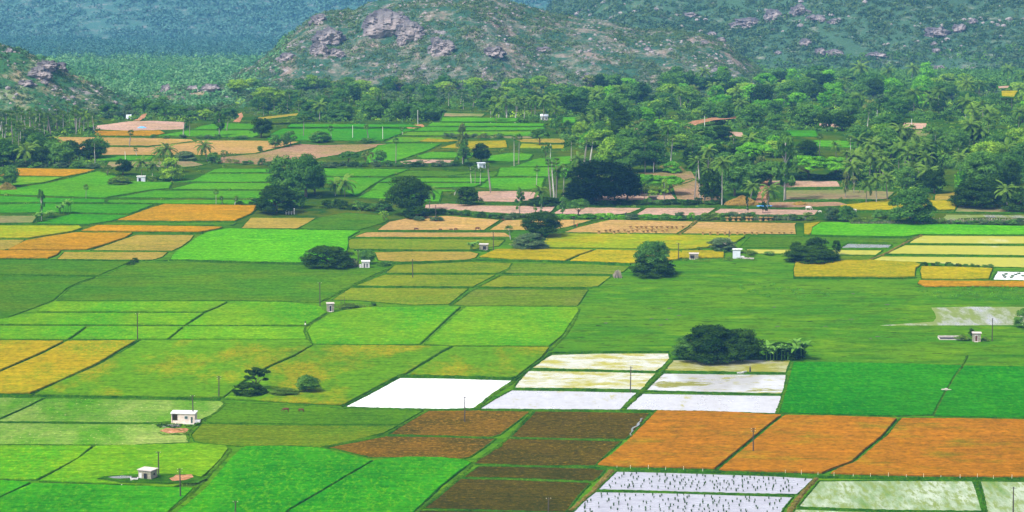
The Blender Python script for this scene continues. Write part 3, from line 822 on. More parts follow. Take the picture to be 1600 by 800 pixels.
# ------------------------------------------------------------------ vegetation meshes
RNG = np.random.default_rng(5)
def crown_points(shape, nclump, cr, seed):
    rng = np.random.default_rng(seed); out = []
    for i in range(nclump):
        th = rng.uniform(0, 2 * math.pi)
        if shape == 'broad':
            z = rng.uniform(-.85, 1.0); r = math.sqrt(max(0, 1 - z * z)) * rng.uniform(.55, 1.0)
            c = (r * math.cos(th) * 3.9, r * math.sin(th) * 3.9, 5.2 + z * 3.6); k = rng.uniform(.8, 1.35)
        elif shape == 'bush':
            z = rng.uniform(0, .95); r = math.sqrt(max(0, 1 - z * z)) * rng.uniform(.6, 1.05)
            c = (r * math.cos(th) * 4.1, r * math.sin(th) * 4.1, 1.0 + z * 7.6); k = rng.uniform(.75, 1.25)
        elif shape == 'umbrella':
            r = math.sqrt(rng.uniform(.02, 1)); c = (r * math.cos(th) * 4.2, r * math.sin(th) * 4.2, 7.9 - r * r * 2.2 + rng.uniform(-1.1, .9)); k = rng.uniform(.6, 1.1)
        elif shape == 'slender':
            z = rng.uniform(2.2, 9.2); rr = 3.9 * math.sin(math.pi * min(1, max(0.05, (z - 1.0) / 9.2))) ** .6
            r = rng.uniform(.2, 1.0) * rr; c = (r * math.cos(th), r * math.sin(th), z); k = rng.uniform(.5, .95)
        elif shape == 'open':
            z = rng.uniform(-.5, 1.0); r = math.sqrt(max(0, 1 - z * z)) * rng.uniform(.5, 1.0)
            c = (r * math.cos(th) * 4.2, r * math.sin(th) * 4.2, 6.2 + z * 3.0); k = rng.uniform(.4, .75)
        out.append((c, cr * k, rng.uniform(.15, .85)))
    return out
SPEC = {  # shape: clumps per level, clump radius
    'broad': ((22, 42, 84), 1.9), 'bush': ((22, 42, 84), 1.7), 'umbrella': ((26, 44, 70), 1.35), 'slender': ((18, 34, 60), 1.5), 'open': ((16, 26, 50), 1.5)}
LEAVES = ((50, .52), (110, .34), (190, .21))
MESH = {}
def crown_mesh(shape, level, var):
    key = (shape, level, var)
    if key in MESH: return MESH[key]
    cn, cr = SPEC[shape]; nl, ls = LEAVES[level]
    seed = hash((len(shape) * 31 + ord(shape[0]), level, var)) % 9999
    rng = np.random.default_rng(len(shape) * 313 + ord(shape[0]) * 17 + level * 7 + var * 101)
    cl = crown_points(shape, cn[level], cr * (1.0, .85, .68)[level], len(shape) * 13 + ord(shape[1]) + level * 7 + var * 101)
    P = []; Q = []; S = []; Tn = []
    for c, r, tn in cl:
        d = rng.normal(size=(nl, 3)); d[:, 2] = np.abs(d[:, 2]) * 1.0 - .35 * rng.random(nl); d /= np.linalg.norm(d, axis=1, keepdims=True)
        rr = r * rng.uniform(.55, 1.12, (nl, 1))
        p = np.array(c) + d * rr * np.array([1.05, 1.05, .85])
        P.append(p); Q.append(d + rng.normal(size=(nl, 3)) * .45); S.append(np.full(nl, ls) * rng.uniform(.6, 1.35, nl)); Tn.append(tn + rng.uniform(-.25, .25, nl))
    P = np.concatenate(P); P[:, 2] = np.maximum(P[:, 2], .05)
    V = leaf_quads(P, np.concatenate(Q), np.concatenate(S), rng)
    MESH[key] = (V, np.concatenate(Tn)); return MESH[key]
MC = {}
def crown_data(shape, level, var, mat):
    key = (shape, level, var, mat)
    if key not in MC:
        V, tn = crown_mesh(shape, level, var); MC[key] = quad_mesh('crown', V, tn, mat)
    return MC[key]
def trunk_data(shape, var, mat='bark'):
    key = ('t', shape, var, mat)
    if key in MC: return MC[key]
    r = random.Random(var * 7 + len(shape)); mb = MB()
    th = {'broad': .32, 'bush': .25, 'umbrella': .28, 'slender': .30, 'open': .26}[shape]
    top = {'broad': 4.2, 'bush': 3.0, 'umbrella': 4.2, 'slender': 9.0, 'open': 4.0}[shape]
    mb.tube([(0, 0, -.3), (.1, 0, top * .4), (.05, .1, top * .75), (0, 0, top)], [th * 1.3, th, th * .8, th * .6], 7)
    nb = {'broad': 6, 'bush': 6, 'umbrella': 8, 'slender': 7, 'open': 9}[shape]
    for i in range(nb):
        a = 2 * math.pi * i / nb + r.uniform(-.3, .3); z0 = top * r.uniform(.55, .95)
        L = r.uniform(2.4, 3.6) if shape != 'slender' else r.uniform(1.2, 2.2); up = {'umbrella': .8, 'slender': .7}.get(shape, .9)
        p1 = (math.cos(a) * L * .45, math.sin(a) * L * .45, z0 + L * up * .45); p2 = (math.cos(a + .2) * L, math.sin(a + .2) * L, min(9.2, z0 + L * up))
        mb.tube([(0, 0, z0 - .2), p1, p2], [th * .5, th * .33, th * .12], 5, False)
    me = mb.mesh('trunk', True); me.materials.append(MATS[mat]); MC[key] = me; return me

def palm_fan(var):
    """ball of stiff fan leaves of a toddy palm, radius 5"""
    key = ('fan', var)
    if key in MC: return MC[key]
    rng = np.random.default_rng(40 + var); V = []; tn = []
    for i in range(46):
        u = rng.uniform(-.75, 1.0); th = i * 2.4 + rng.uniform(-.3, .3); s = math.sqrt(max(0, 1 - u * u))
        d = np.array([s * math.cos(th), s * math.sin(th), u]); c = d * 2.4
        side = np.cross(d, [0, 0, 1.]) + rng.normal(size=3) * .2; side /= np.linalg.norm(side); nrm = np.cross(side, d)
        t0 = rng.uniform(.1, .8) * (.5 if u < -.2 else 1)
        for k in range(7):
            a = (k - 3) * .36; e = math.cos(a) * d + math.sin(a) * side + nrm * rng.uniform(-.12, .12); L = rng.uniform(1.9, 2.6)
            e2 = math.cos(a + .16) * d + math.sin(a + .16) * side; e1 = math.cos(a - .16) * d + math.sin(a - .16) * side
            V.append([c, c + e1 * L * .6, c + e * L, c + e2 * L * .6]); tn.append(t0 + rng.uniform(-.1, .15))
    me = quad_mesh('fronds', np.array(V), np.array(tn), 'leaf_palm'); MC[key] = me; return me
def palm_feather(var):
    """arching feather fronds of a coconut palm, reach 5"""
    key = ('feather', var)
    if key in MC: return MC[key]
    rng = np.random.default_rng(70 + var); V = []; tn = []; nfr = 20
    for i in range(nfr):
        th = i * 2.399 + rng.uniform(-.2, .2); e0 = math.radians(78 - 100 * (i / nfr) + rng.uniform(-8, 8)); t0 = .7 - .5 * (i / nfr) + rng.uniform(-.15, .15)
        p = np.array([0, 0, 0.]); el_ = e0; h = np.array([math.cos(th), math.sin(th), 0]); side = np.array([-math.sin(th), math.cos(th), 0]); ns = 9; L = 6.0 * rng.uniform(.85, 1.1)
        for k in range(ns):
            d = h * math.cos(el_) + np.array([0, 0, 1.]) * math.sin(el_); q = p + d * L / ns; wd = 1.15 * math.sin(math.pi * (k + 1.2) / (ns + 1.6)) ** .7
            for sgn in (-1, 1):
                for g in range(2):
                    a = p + (q - p) * (g / 2); b = p + (q - p) * (g / 2 + .42)
                    drop = np.array([0, 0, -wd * rng.uniform(.2, .55)]) + d * wd * .35
                    V.append([a, b, b + side * sgn * wd * .8 + drop, a + side * sgn * wd * .8 + drop]); tn.append(t0 + rng.uniform(-.12, .12))
            p = q; el_ -= math.radians(rng.uniform(6, 14))
    me = quad_mesh('fronds', np.array(V), np.array(tn), 'leaf_palm'); MC[key] = me; return me
def palm_trunk(var, mat):
    key = ('ptr', var, mat)
    if key in MC: return MC[key]
    r = random.Random(var); lean = r.uniform(-.5, .5) if var % 3 else 1.6
    mb = MB(); mb.tube([(-lean, 0, -.05), (-lean * .8, 0, .25), (-lean * .3, .1, .65), (0, 0, 1.0)], [.30, .22, .19, .16], 7)
    me = mb.mesh('trunk', True); me.materials.append(MATS[mat]); MC[key] = me; return me
def banana_mesh(var):
    key = ('ban', var)
    if key in MC: return MC[key]
    rng = np.random.default_rng(90 + var); V = []; tn = []
    for s_ in range(5):
        bx = rng.uniform(-2.4, 2.4, 2); H = rng.uniform(5.0, 8.0)
        for i in range(8):
            th = i * 2.4 + rng.uniform(-.4, .4); e = math.radians(rng.uniform(45, 82)); h = np.array([math.cos(th), math.sin(th), 0]); side = np.array([-math.sin(th), math.cos(th), 0])
            p = np.array([bx[0], bx[1], H * .5]); L = rng.uniform(3.0, 4.4); t0 = rng.uniform(.2, .9)
            for k in range(5):
                d = h * math.cos(e) + np.array([0, 0, 1.]) * math.sin(e); q = p + d * L / 5; w0 = .62 * math.sin(math.pi * (k + .3) / 5.2); w1 = .62 * math.sin(math.pi * (k + 1.3) / 5.4)
                V.append([p - side * w0, p + side * w0, q + side * w1, q - side * w1]); tn.append(t0); p = q; e -= math.radians(rng.uniform(14, 26))
    me = quad_mesh('leaves', np.array(V), np.array(tn), 'leaf_banana'); MC[key] = me; return me

KIND = {  # kind: object name, category, phrase
    'broad': ('broadleaf_tree', 'tree', 'leafy tree'), 'bush': ('bush', 'bush', 'rounded bush'),
    'umbrella': ('spreading_tree', 'tree', 'spreading tree'), 'slender': ('slender_tree', 'tree', 'narrow tree'),
    'open': ('thin_tree', 'tree', 'thin-leaved tree'), 'palmyra': ('fan_palm', 'palm', 'fan palm'),
    'coconut': ('coconut_palm', 'palm', 'coconut palm'), 'banana': ('banana_plant', 'plant', 'banana clump')}
COLN = {'dark': 'dark green', 'mango': 'very dark', 'mid': 'green', 'green': 'bright green', 'light': 'yellow-green', 'grey': 'pale grey-green', 'scrub': 'dull green', 'palm': 'green', 'banana': 'bright green', 'weed': 'olive', 'reed': 'straw-coloured'}
tn_ = [0]
def plant(kind, x, yb, wpx, hpx, colr='mid', where='', label=None, group=None, base=None, rz=None, lean=None):
    """one tree: x, yb = photograph point of its foot, wpx and hpx its size there"""
    tn_[0] += 1; i = tn_[0]; rr = random.Random(i)
    if base is None:
        if yb < 199:
            b = hit(x, yb, 1600, step=3.0); X, Y, Z = b if b else (*G(x, yb), 0)
        else: X, Y = G(x, yb); Z = 0
    else: X, Y, Z = base
    s = scale_at(Y, Z); W = wpx / s * (1.12 if kind in ('bush', 'broad') else 1.0); H = hpx / s / math.cos(TH)
    nm, cat, ph = KIND[kind]
    if label is None: label = f"{COLN[colr]} {ph} {where}" if kind not in ('palmyra', 'coconut', 'banana') else f"{ph} {where}"
    var = i % 5
    if kind in ('palmyra', 'coconut'):
        root = empty(nm, (X, Y, Z), rz if rz is not None else rr.uniform(0, 6.28))
        cw = W / 10.0; ch = cw * (4.2 if kind == 'palmyra' else 3.6)
        ht = max(H - ch, H * .35)
        tr = link('trunk', palm_trunk(i % 4, 'bark_palm' if i % 2 else 'bark_pale'), root); tr.scale = (min(1.0, max(.6, H / 14)), min(1.0, max(.6, H / 14)), ht)
        c = link('crown', palm_fan(i % 3) if kind == 'palmyra' else palm_feather(i % 4), root); c.scale = (cw, cw, cw); c.location = (0, 0, ht)
    elif kind == 'banana':
        root = empty(nm, (X, Y, Z), rr.uniform(0, 6.28), (W / 7, W / 7, H / 8.5)); link('leaves', banana_mesh(i % 3), root)
        mb = MC.get('bst')
        if mb is None:
            m_ = MB(); q = random.Random(3)
            for k in range(5):
                a, b = q.uniform(-2, 2), q.uniform(-2, 2); m_.tube([(a, b, 0), (a, b, 3.5)], [.22, .15], 6)
            mb = m_.mesh('stems'); mb.materials.append(MATS['leaf_banana']); MC['bst'] = mb
        link('stem', mb, root)
    else:
        level = 0 if wpx < 26 else (1 if wpx < 54 else 2)
        root = empty(nm, (X, Y, Z), rr.uniform(0, 6.28), (W / 10, W / 10, H / 10))
        link('trunk', trunk_data(kind, var, 'bark_pale' if kind in ('slender',) else 'bark'), root)
        link('crown', crown_data(kind, level, var, 'leaf_' + colr), root)
    tag(root, label, cat, group); return root

exec_rows = []
def rows(txt):
    for ln in txt.strip().splitlines():
        a = ln.split('|'); k, p = a[0].split(' ')[0], a[0].split(' ')[1:]
        plant(k, float(p[0]), float(p[1]), float(p[2]), float(p[3]), p[4] if len(p) > 4 else 'mid', a[1], group=(a[2] if len(a) > 2 else None))

# ------------------------------------------------------------------ trees that stand out
rows('''
broad 12 293 36 34 mid|beside the earth mound at the end of the amber strip
broad 192 273 27 25 dark|on the weedy knoll left of the small white hut
coconut 222 280 30 36|directly above the small white hut
coconut 239 281 26 32|just right of the small white hut
coconut 262 270 34 48|tallest of those right of the small white hut
coconut 249 262 26 34|leaning, second tallest beside the small white hut
bush 268 282 36 38 light|like bamboo, right of the small white hut
bush 238 284 18 10 weed|under the palms beside the small white hut
bush 188 288 38 13 weed|low mound of scrub left of the small white hut
open 168 275 26 18 grey|between the palm grove and the dark rounded tree
coconut 320 252 30 34|standing alone on the pink stubble strip
bush 335 255 22 18 mid|under the lone palm on the pink stubble
bush 290 250 36 14 scrub|left of the lone palm on the pink stubble
open 350 250 18 16 grey|right of the lone palm on the pink stubble
palmyra 205 229 13 27|alone in the amber stubble above the white hut
palmyra 212 243 9 13|short one below the palm in the amber stubble
palmyra 135 311 12 23|alone in the green field above the banana clump
palmyra 338 320 12 25|tallest of three short palms above the amber field
palmyra 346 321 10 15|second of three short palms above the amber field
palmyra 369 321 11 15|third of three short palms above the amber field
bush 376 321 13 8 dark|small one beside three short palms above the amber field
bush 396 321 16 11 dark|left foot of the tall tree clump
slender 65 345 14 50 mid|ragged one at the left end of the banana garden
banana 105 335 20 34|at the right end of the garden in pale green rice
banana 92 334 12 20|small one in the middle of the garden in pale green rice
banana 62 347 18 22|below the ragged narrow tree
banana 78 340 18 16|between the ragged narrow tree and the taller bananas
palmyra 289 213 12 30|left one of the pair beside the pink building plot
palmyra 297 213 12 28|right one of the pair beside the pink building plot
slender 343 213 26 40 mid|standing in the green field below the rocky knoll
palmyra 357 205 11 24|behind the narrow tree in the far green field
broad 408 215 32 32 dark|at the edge of the far green field
palmyra 475 213 13 33|in the far blue-green field, leftmost of its row
palmyra 517 219 13 23|above the hedge in the far blue-green field
palmyra 573 218 12 24|right of the hedge in the far blue-green field
palmyra 628 211 9 13|short one in the corner of the far blue-green field
palmyra 619 257 13 42|tall one with thin trunk between two green fields
bush 500 222 34 18 mid|in the far blue-green field under a palm
bush 572 223 24 8 mid|under the palm at the right of the blue-green field
broad 430 231 20 20 mid|leftmost of three small ones on the brown strip
broad 445 230 14 22 mid|middle of three small ones on the brown strip
broad 454 227 18 22 mid|largest of three small ones on the brown strip
broad 407 238 10 10 mid|tiny one on the brown strip
broad 442 306 48 62 mid|upper crown of the tall clump beside the hut ruin
broad 478 309 58 68 mid|tallest of the clump beside the hut ruin
bush 432 333 62 48 dark|at the foot of the tall clump beside the hut ruin
broad 492 303 38 42 dark|right shoulder of the tall clump
bush 455 325 42 50 mid|middle of the tall clump beside the hut ruin
coconut 538 307 38 34|with a pale trunk, above the hedge right of the tall clump
coconut 523 306 26 28|smaller of two above the hedge right of the tall clump
broad 638 336 68 62 dark|big one with a palm at its side, above the tan stubble
bush 652 341 40 20 dark|under the big dark tree above the tan stubble
coconut 672 328 28 40|leaning against the big dark tree
open 600 345 20 16 light|small one left of the big dark tree
bush 730 320 40 30 dark|leafy thicket left of the pink stubble plot
palmyra 713 305 8 12|poking out of the thicket by the pink plot
slender 723 256 24 64 grey|pale tall one between the yellow strips
bush 724 257 22 40 mid|leafy base of the pale tall tree
broad 752 254 28 30 dark|behind the bluish white shed
palmyra 735 287 12 28|first of the tight trio below the bluish shed
palmyra 743 288 12 30|second of the tight trio below the bluish shed
palmyra 751 289 11 28|third of the tight trio below the bluish shed
palmyra 762 302 11 48|right of the tight trio, with the longest trunk
broad 594 256 17 22 mid|heart-shaped one on the hedge between green fields
umbrella 545 257 34 22 mid|on the hedge above the green fields
open 571 257 18 22 grey|bare-looking one on the hedge above the green fields
open 581 258 10 22 grey|dead one beside the heart-shaped tree
palmyra 803 260 10 48|left one of two tall ones above the bright green field
palmyra 811 257 14 48|right one of two tall ones above the bright green field
umbrella 843 228 32 30 mid|beside the white pole above the green fields
bush 870 208 22 28 mid|dark upright one in the far clearing
bush 886 208 14 22 mid|right of the dark upright one in the far clearing
open 853 250 20 28 mid|right of the short white pole
palmyra 839 290 14 32|alone against the bright green field
palmyra 856 310 13 62|leftmost tall one beside the mango tree
palmyra 862 312 13 60|second tall one beside the mango tree
palmyra 869 310 16 64|third tall one beside the mango tree
palmyra 881 306 18 50|nearest the mango tree on its left
coconut 872 309 32 52|leaning among the fan palms beside the mango tree
coconut 903 275 28 36|behind the mango tree
coconut 844 318 30 30|low one left of the tall fan palms
palmyra 867 308 12 20|short one under the tall fan palms
bush 850 320 60 12 dark|under the fan palms left of the mango tree
slender 812 338 22 44 mid|alone at the left end of the rose stubble
slender 846 338 10 32 mid|thin one between the rose stubble plots
slender 836 337 8 18 light|smallest on the rose stubble
slender 879 337 22 30 mid|left neighbour of the little spreading tree
umbrella 904 340 38 32 mid|small one with a stout trunk on the rose stubble
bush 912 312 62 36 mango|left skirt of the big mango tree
palmyra 1007 314 18 28|short stout one right of the mango tree
palmyra 990 312 16 26|hidden short one touching the mango tree
umbrella 1003 303 80 34 green|wide one right of the mango tree
umbrella 1045 304 58 32 green|right end of the wide acacias by the mango tree
slender 1038 314 20 34 light|thin one in front of the wide acacias
bush 1020 314 22 18 light|sheltering a dark shed beside the hedge
bush 1050 270 28 20 green|ball-shaped one under the white-stemmed palms
broad 937 233 46 32 light|light dome at the top of the middle wood
broad 957 268 50 52 light|pale left end of the middle wood
broad 985 270 56 56 mid|heart of the middle wood
broad 1022 268 44 46 mid|right part of the middle wood
umbrella 1038 214 50 30 green|vivid dome below the sandy clearing
palmyra 893 252 16 36|first white-stemmed one of the middle wood
palmyra 917 260 16 46|second white-stemmed one of the middle wood
palmyra 926 257 14 40|third white-stemmed one of the middle wood
palmyra 1007 270 16 58|white-stemmed, in the heart of the middle wood
palmyra 1026 265 15 46|white-stemmed, beside the grey post
palmyra 1039 254 18 44|white-stemmed, above the ball-shaped bush
palmyra 1051 252 17 42|white-stemmed, right above the ball-shaped bush
palmyra 1082 252 17 34|white-stemmed, at the right end of the middle wood
palmyra 1146 247 15 36|white-stemmed, alone among the acacias
coconut 1088 314 36 72|big leaning one at the head of the dirt path
palmyra 1090 317 16 70|straight pale trunk beside the leaning coconut
coconut 1106 282 30 56|behind the straight pale trunk
coconut 1128 320 36 78|curved pale trunk above the straw heap
coconut 1105 318 24 60|between the straight and the curved pale trunks
broad 1112 318 38 52 dark|under the palms left of the straw heap
broad 1148 306 46 48 mid|above the straw heap
slender 1226 314 50 104 mid|the tallest of all, two trunks beside the rose plot
umbrella 1262 280 90 40 green|long low acacia behind the rose plot
umbrella 1306 279 74 36 green|right end of the acacias behind the rose plot
umbrella 1180 262 70 44 green|acacia left of the tallest tree
umbrella 1205 290 66 42 mid|acacia just under the tallest tree
coconut 1203 325 36 40|near one with a thin trunk by the pale sheet
coconut 1176 313 30 32|short one behind the straw heap
slender 1167 333 8 26 dark|thin one in front of the straw heap
bush 1192 333 12 20 dark|pointed one in front of the pale sheet
slender 1321 309 18 42 grey|pale one left of three young coconuts
slender 1334 302 14 28 grey|small pale one left of three young coconuts
coconut 1354 317 28 36|first of three young ones by the yellow field
coconut 1368 317 30 46|second of three young ones by the yellow field
coconut 1384 313 32 46|third of three young ones by the yellow field
coconut 1371 274 38 44|tall one standing clear above three young ones
palmyra 1281 244 14 36|white-stemmed, left of the small green clearing
palmyra 1328 262 14 50|white-stemmed, right of the small green clearing
coconut 1305 262 22 42|yellowish one in front of the small green clearing
coconut 1322 282 22 50|thin yellowish one behind the pale tree
palmyra 1400 236 16 34|above the sandy road
bush 1422 349 72 60 mid|huge round one beside the yellow field
bush 1373 348 26 22 mid|left neighbour of the huge round bush
bush 1322 346 30 26 mid|ragged one at the bend of the stream
bush 1300 344 26 22 scrub|left of the ragged one at the stream
bush 1530 323 84 46 dark|big thicket at the edge of the palm wood
broad 1533 300 66 64 mid|big one rising behind the thicket
coconut 1570 330 38 46|in front of the right palm wood
broad 1502 300 24 34 green|left neighbour of the big thicket
bush 1590 330 50 40 dark|at the far end of the thicket
broad 1460 302 34 40 dark|behind the huge round bush
palmyra 795 374 18 23|short one at the end of the tan stubble
broad 846 371 62 40 dark|spreading over the low bushes by the golden field
bush 829 388 54 26 scrub|low ones under the dark tree by the golden field
bush 803 387 16 12 grey|pale tuft left of the low bushes
bush 512 417 80 36 dark|wide one left of the white pump hut
broad 574 412 26 22 mid|small one above the white pump hut
bush 601 415 22 8 mid|low weeds right of the white pump hut
bush 1020 431 66 34 dark|skirt of the big rounded tree in the pasture edge
bush 1021 429 60 58 mid|big rounded one between golden field and pasture
bush 1126 391 46 20 scrub|low hedge beside the bluish pump house
bush 1172 399 14 9 weed|behind the bluish pump house
bush 1268 408 86 26 dark|scrubby mound above the yellow field
broad 1244 402 20 24 dark|left of two rising from the scrubby mound
broad 1276 396 34 24 dark|crooked one rising from the scrubby mound
broad 1307 398 14 22 dark|rightmost on the scrubby mound
bush 1112 563 100 58 dark|left half of the huge dark thicket by the white paddies
bush 1156 562 78 52 dark|right half of the huge dark thicket by the white paddies
bush 1080 561 56 40 mid|left end of the huge dark thicket by the white paddies
banana 1206 563 30 38|left one right of the huge thicket
banana 1227 563 28 34|middle one right of the huge thicket
banana 1250 562 34 46|rightmost, standing over the dark shelter
bush 1224 558 66 24 dark|low leaves between the bananas
bush 1602 512 36 32 mid|at the rim of the muddy field
open 400 611 50 38 dark|on the weedy strip in the yellow-green rice
bush 390 617 52 20 dark|under the thin tree on the weedy strip
broad 480 614 38 28 mid|small round one at the end of the weedy strip
bush 445 617 44 11 weed|low weeds between the two trees of the strip
banana 735 392 16 20|left one beside the small concrete shed
banana 745 388 12 16|right one beside the small concrete shed
bush 210 410 14 8 dark|little one on the bund above the dark pasture
bush 204 414 14 6 dark|tiny one on the bund above the dark pasture
bush 545 482 30 9 weed|low heap of weeds right of the brick hut
bush 583 478 10 6 mid|tiny one right of the weedy heap
bush 1502 531 24 8 weed|low weeds between the well and the slab-roofed hut
bush 1540 533 12 7 weed|at the pole foot by the slab-roofed hut
broad 1518 527 10 14 dark|behind the slab-roofed hut
''')
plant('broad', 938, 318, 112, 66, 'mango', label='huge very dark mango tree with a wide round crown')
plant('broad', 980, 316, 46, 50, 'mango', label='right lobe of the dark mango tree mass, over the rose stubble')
plant('broad', 1545, 266, 60, 46, 'light', 'olive dome above the right palm wood')

# ------------------------------------------------------------------ hedges along the bunds
def bushes(x0, x1, y0, y1, n_, w_, h_, cols, where, group, seed):
    r = random.Random(seed)
    for i in range(n_):
        t = (i + r.uniform(.1, .9)) / n_; cc = r.choice(cols)
        plant('bush', x0 + (x1 - x0) * t, y0 + (y1 - y0) * t + r.uniform(-.8, .8), r.uniform(*w_), r.uniform(*h_), cc, label=f'low bush {where}', group=group)
bushes(508, 612, 325, 330, 9, (14, 26), (9, 17), ['dark', 'mid'], 'in the hedge between the coconut palms and the big dark tree', 'hedge above the tan stubble', 1)
bushes(664, 800, 332, 343, 13, (10, 20), (5, 10), ['mid', 'dark', 'scrub'], 'in the hedge running below the rose stubble on the left', 'hedge left of the rose stubble', 2)
bushes(800, 1090, 341, 343, 20, (12, 22), (6, 12), ['mid', 'green', 'scrub'], 'in the hedge between rose stubble and tan stubble with sheaves', 'hedge below the rose stubble', 3)
bushes(1090, 1270, 343, 344, 14, (14, 24), (7, 13), ['mid', 'scrub', 'weed'], 'in the hedge below the grazing white cows', 'hedge by the white cows', 4)
bushes(1330, 1600, 350, 351, 20, (14, 26), (6, 11), ['mid', 'scrub', 'weed'], 'along the stream above the bright green field', 'stream bank bushes', 5)
bushes(920, 1130, 320, 319, 15, (14, 24), (6, 11), ['dark', 'mid'], 'in the shaded hedge under the mango tree', 'hedge under the mango tree', 6)
bushes(405, 520, 258, 262, 9, (12, 22), (7, 13), ['mid', 'scrub'], 'on the bund below the pink-brown strip', 'hedge below the pink-brown strip', 7)
bushes(520, 735, 260, 260, 16, (12, 22), (6, 11), ['mid', 'dark', 'scrub'], 'on the bund between the upper and lower green fields', 'hedge between the green fields', 8)
bushes(230, 400, 216, 216, 8, (12, 20), (4, 7), ['scrub', 'mid'], 'on the bund under the far green field', 'hedge under the far green field', 9)
bushes(690, 790, 214, 217, 9, (10, 18), (5, 10), ['grey', 'scrub', 'mid'], 'on the stony strip above the yellow field', 'scrub on the stony strip', 10)
bushes(0, 160, 259, 263, 10, (14, 26), (6, 11), ['scrub', 'mid'], 'at the foot of the left palm grove', 'scrub under the left palm grove', 11)
bushes(352, 398, 254, 258, 4, (10, 18), (5, 9), ['mid', 'grey'], 'right of the lone palm on the pink stubble', 'bushes by the lone palm', 12)
bushes(1441, 1556, 415, 419, 11, (8, 14), (4, 7), ['dark', 'mid'], 'in the dark row on top of the golden plot', 'row on the golden plot', 13)
bushes(1090, 1260, 392, 402, 8, (10, 20), (4, 8), ['weed', 'mid'], 'around the bluish pump house at the pasture edge', 'weeds by the pump house', 14)
bushes(640, 690, 344, 346, 4, (10, 20), (5, 8), ['scrub'], 'under the big dark tree above tan stubble', 'scrub under the big tree', 15)

bushes(1222, 1336, 281, 280, 12, (14, 24), (9, 16), ['dark', 'mid'], 'in the shade of the long acacias behind the rose plot', 'shade under the acacias', 16)
bushes(1140, 1222, 272, 276, 8, (16, 26), (10, 18), ['dark', 'mid', 'scrub'], 'left of the tallest tree, under acacias', 'shade left of the tallest tree', 17)
# ------------------------------------------------------------------ the wooded belts
WOODS = []
def wood(poly, n_, mixk, where, group, seed, avoid=True, sz=1.0):
    """individual trees at random feet inside a photograph outline, kept out of the fields"""
    r = random.Random(seed); a = [float(v) for v in poly.split()]; P_ = [(a[i], a[i + 1]) for i in range(0, len(a), 2)]
    x0, x1 = min(p[0] for p in P_), max(p[0] for p in P_); y0, y1 = min(p[1] for p in P_), max(p[1] for p in P_)
    pts = []; tries = 0
    while len(pts) < n_ and tries < n_ * 60:
        tries += 1; x, y = r.uniform(x0, x1), r.uniform(y0, y1)
        if not in_poly(x, y, P_): continue
        X, Y = G(x, y)
        if avoid and any(in_poly(X, Y, f) or in_poly(X, Y - 9, f) for f in FIELDS): continue
        if any((x - p[0]) ** 2 + ((y - p[1]) * 2.0) ** 2 < 49 * sz for p in pts): continue
        pts.append((x, y))
    WOODS.append(P_)
    for x, y in pts:
        k, cc, w0, w1, h0, h1 = r.choices([m_[1:] for m_ in mixk], [m_[0] for m_ in mixk])[0]
        nm, cat, ph = KIND[k]
        lab = f'{COLN[cc]} {ph} {where}' if k not in ('palmyra', 'coconut', 'banana') else f'{ph} {where}'
        plant(k, x, y, r.uniform(w0, w1), r.uniform(h0, h1), cc, label=lab, group=f'{group}: {COLN[cc] if k not in ("palmyra", "coconut") else ""} {KIND[k][0].replace("_", " ")}s')
PALMY = [(6, 'palmyra', 'palm', 13, 18, 26, 42), (1, 'coconut', 'palm', 24, 32, 28, 40)]
wood('0 205 40 200 150 200 152 222 120 226 0 226', 36, PALMY, 'in the back rows of the left palm grove', 'left grove', 21)
wood('0 232 155 228 158 256 100 262 0 262', 22, [(3, 'coconut', 'palm', 26, 36, 32, 44), (4, 'broad', 'mid', 30, 46, 30, 44), (3, 'broad', 'dark', 28, 42, 26, 38), (1, 'palmyra', 'palm', 14, 17, 30, 38)], 'in the front of the left palm grove', 'left grove front', 22)
wood('0 186 150 178 165 198 60 204 0 206', 20, [(3, 'palmyra', 'palm', 12, 17, 16, 28), (3, 'bush', 'scrub', 14, 26, 8, 14)], 'at the foot of the left scrub hill', 'left hill foot', 23)
wood('150 172 365 168 380 186 300 190 160 190', 26, [(3, 'bush', 'mid', 20, 34, 12, 20), (3, 'bush', 'scrub', 14, 26, 8, 14), (2, 'broad', 'mid', 18, 28, 16, 24), (1, 'broad', 'light', 18, 26, 14, 20)], 'below the rocky knoll behind the pink plot', 'knoll foot', 24)
wood('370 140 900 138 900 158 370 162', 62, [(4, 'broad', 'light', 18, 34, 16, 24), (4, 'broad', 'mid', 18, 32, 16, 26), (2, 'open', 'grey', 18, 28, 16, 24), (2, 'bush', 'scrub', 14, 28, 8, 14)], 'along the foot of the big rocky hill', 'rocky hill foot', 25)
wood('400 160 900 158 880 174 690 174 660 180 400 182', 60, [(6, 'palmyra', 'palm', 13, 18, 20, 28), (3, 'broad', 'mid', 20, 32, 18, 26), (2, 'broad', 'dark', 18, 30, 16, 24)], 'in the belt between far fields and the rocky hill', 'far belt', 26)
wood('466 180 600 176 690 180 688 192 560 193 462 191', 22, [(4, 'bush', 'mid', 24, 40, 16, 26), (2, 'broad', 'mid', 24, 36, 22, 30), (1, 'bush', 'dark', 24, 34, 14, 22), (1, 'coconut', 'palm', 26, 34, 28, 36)], 'in the thicket behind the far blue-green field', 'far thicket', 27)
wood('764 182 870 176 874 196 764 197', 14, [(5, 'coconut', 'palm', 22, 30, 28, 40), (1, 'palmyra', 'palm', 13, 16, 24, 34)], 'in the small grove beside the far white house', 'far house grove', 28, avoid=False)
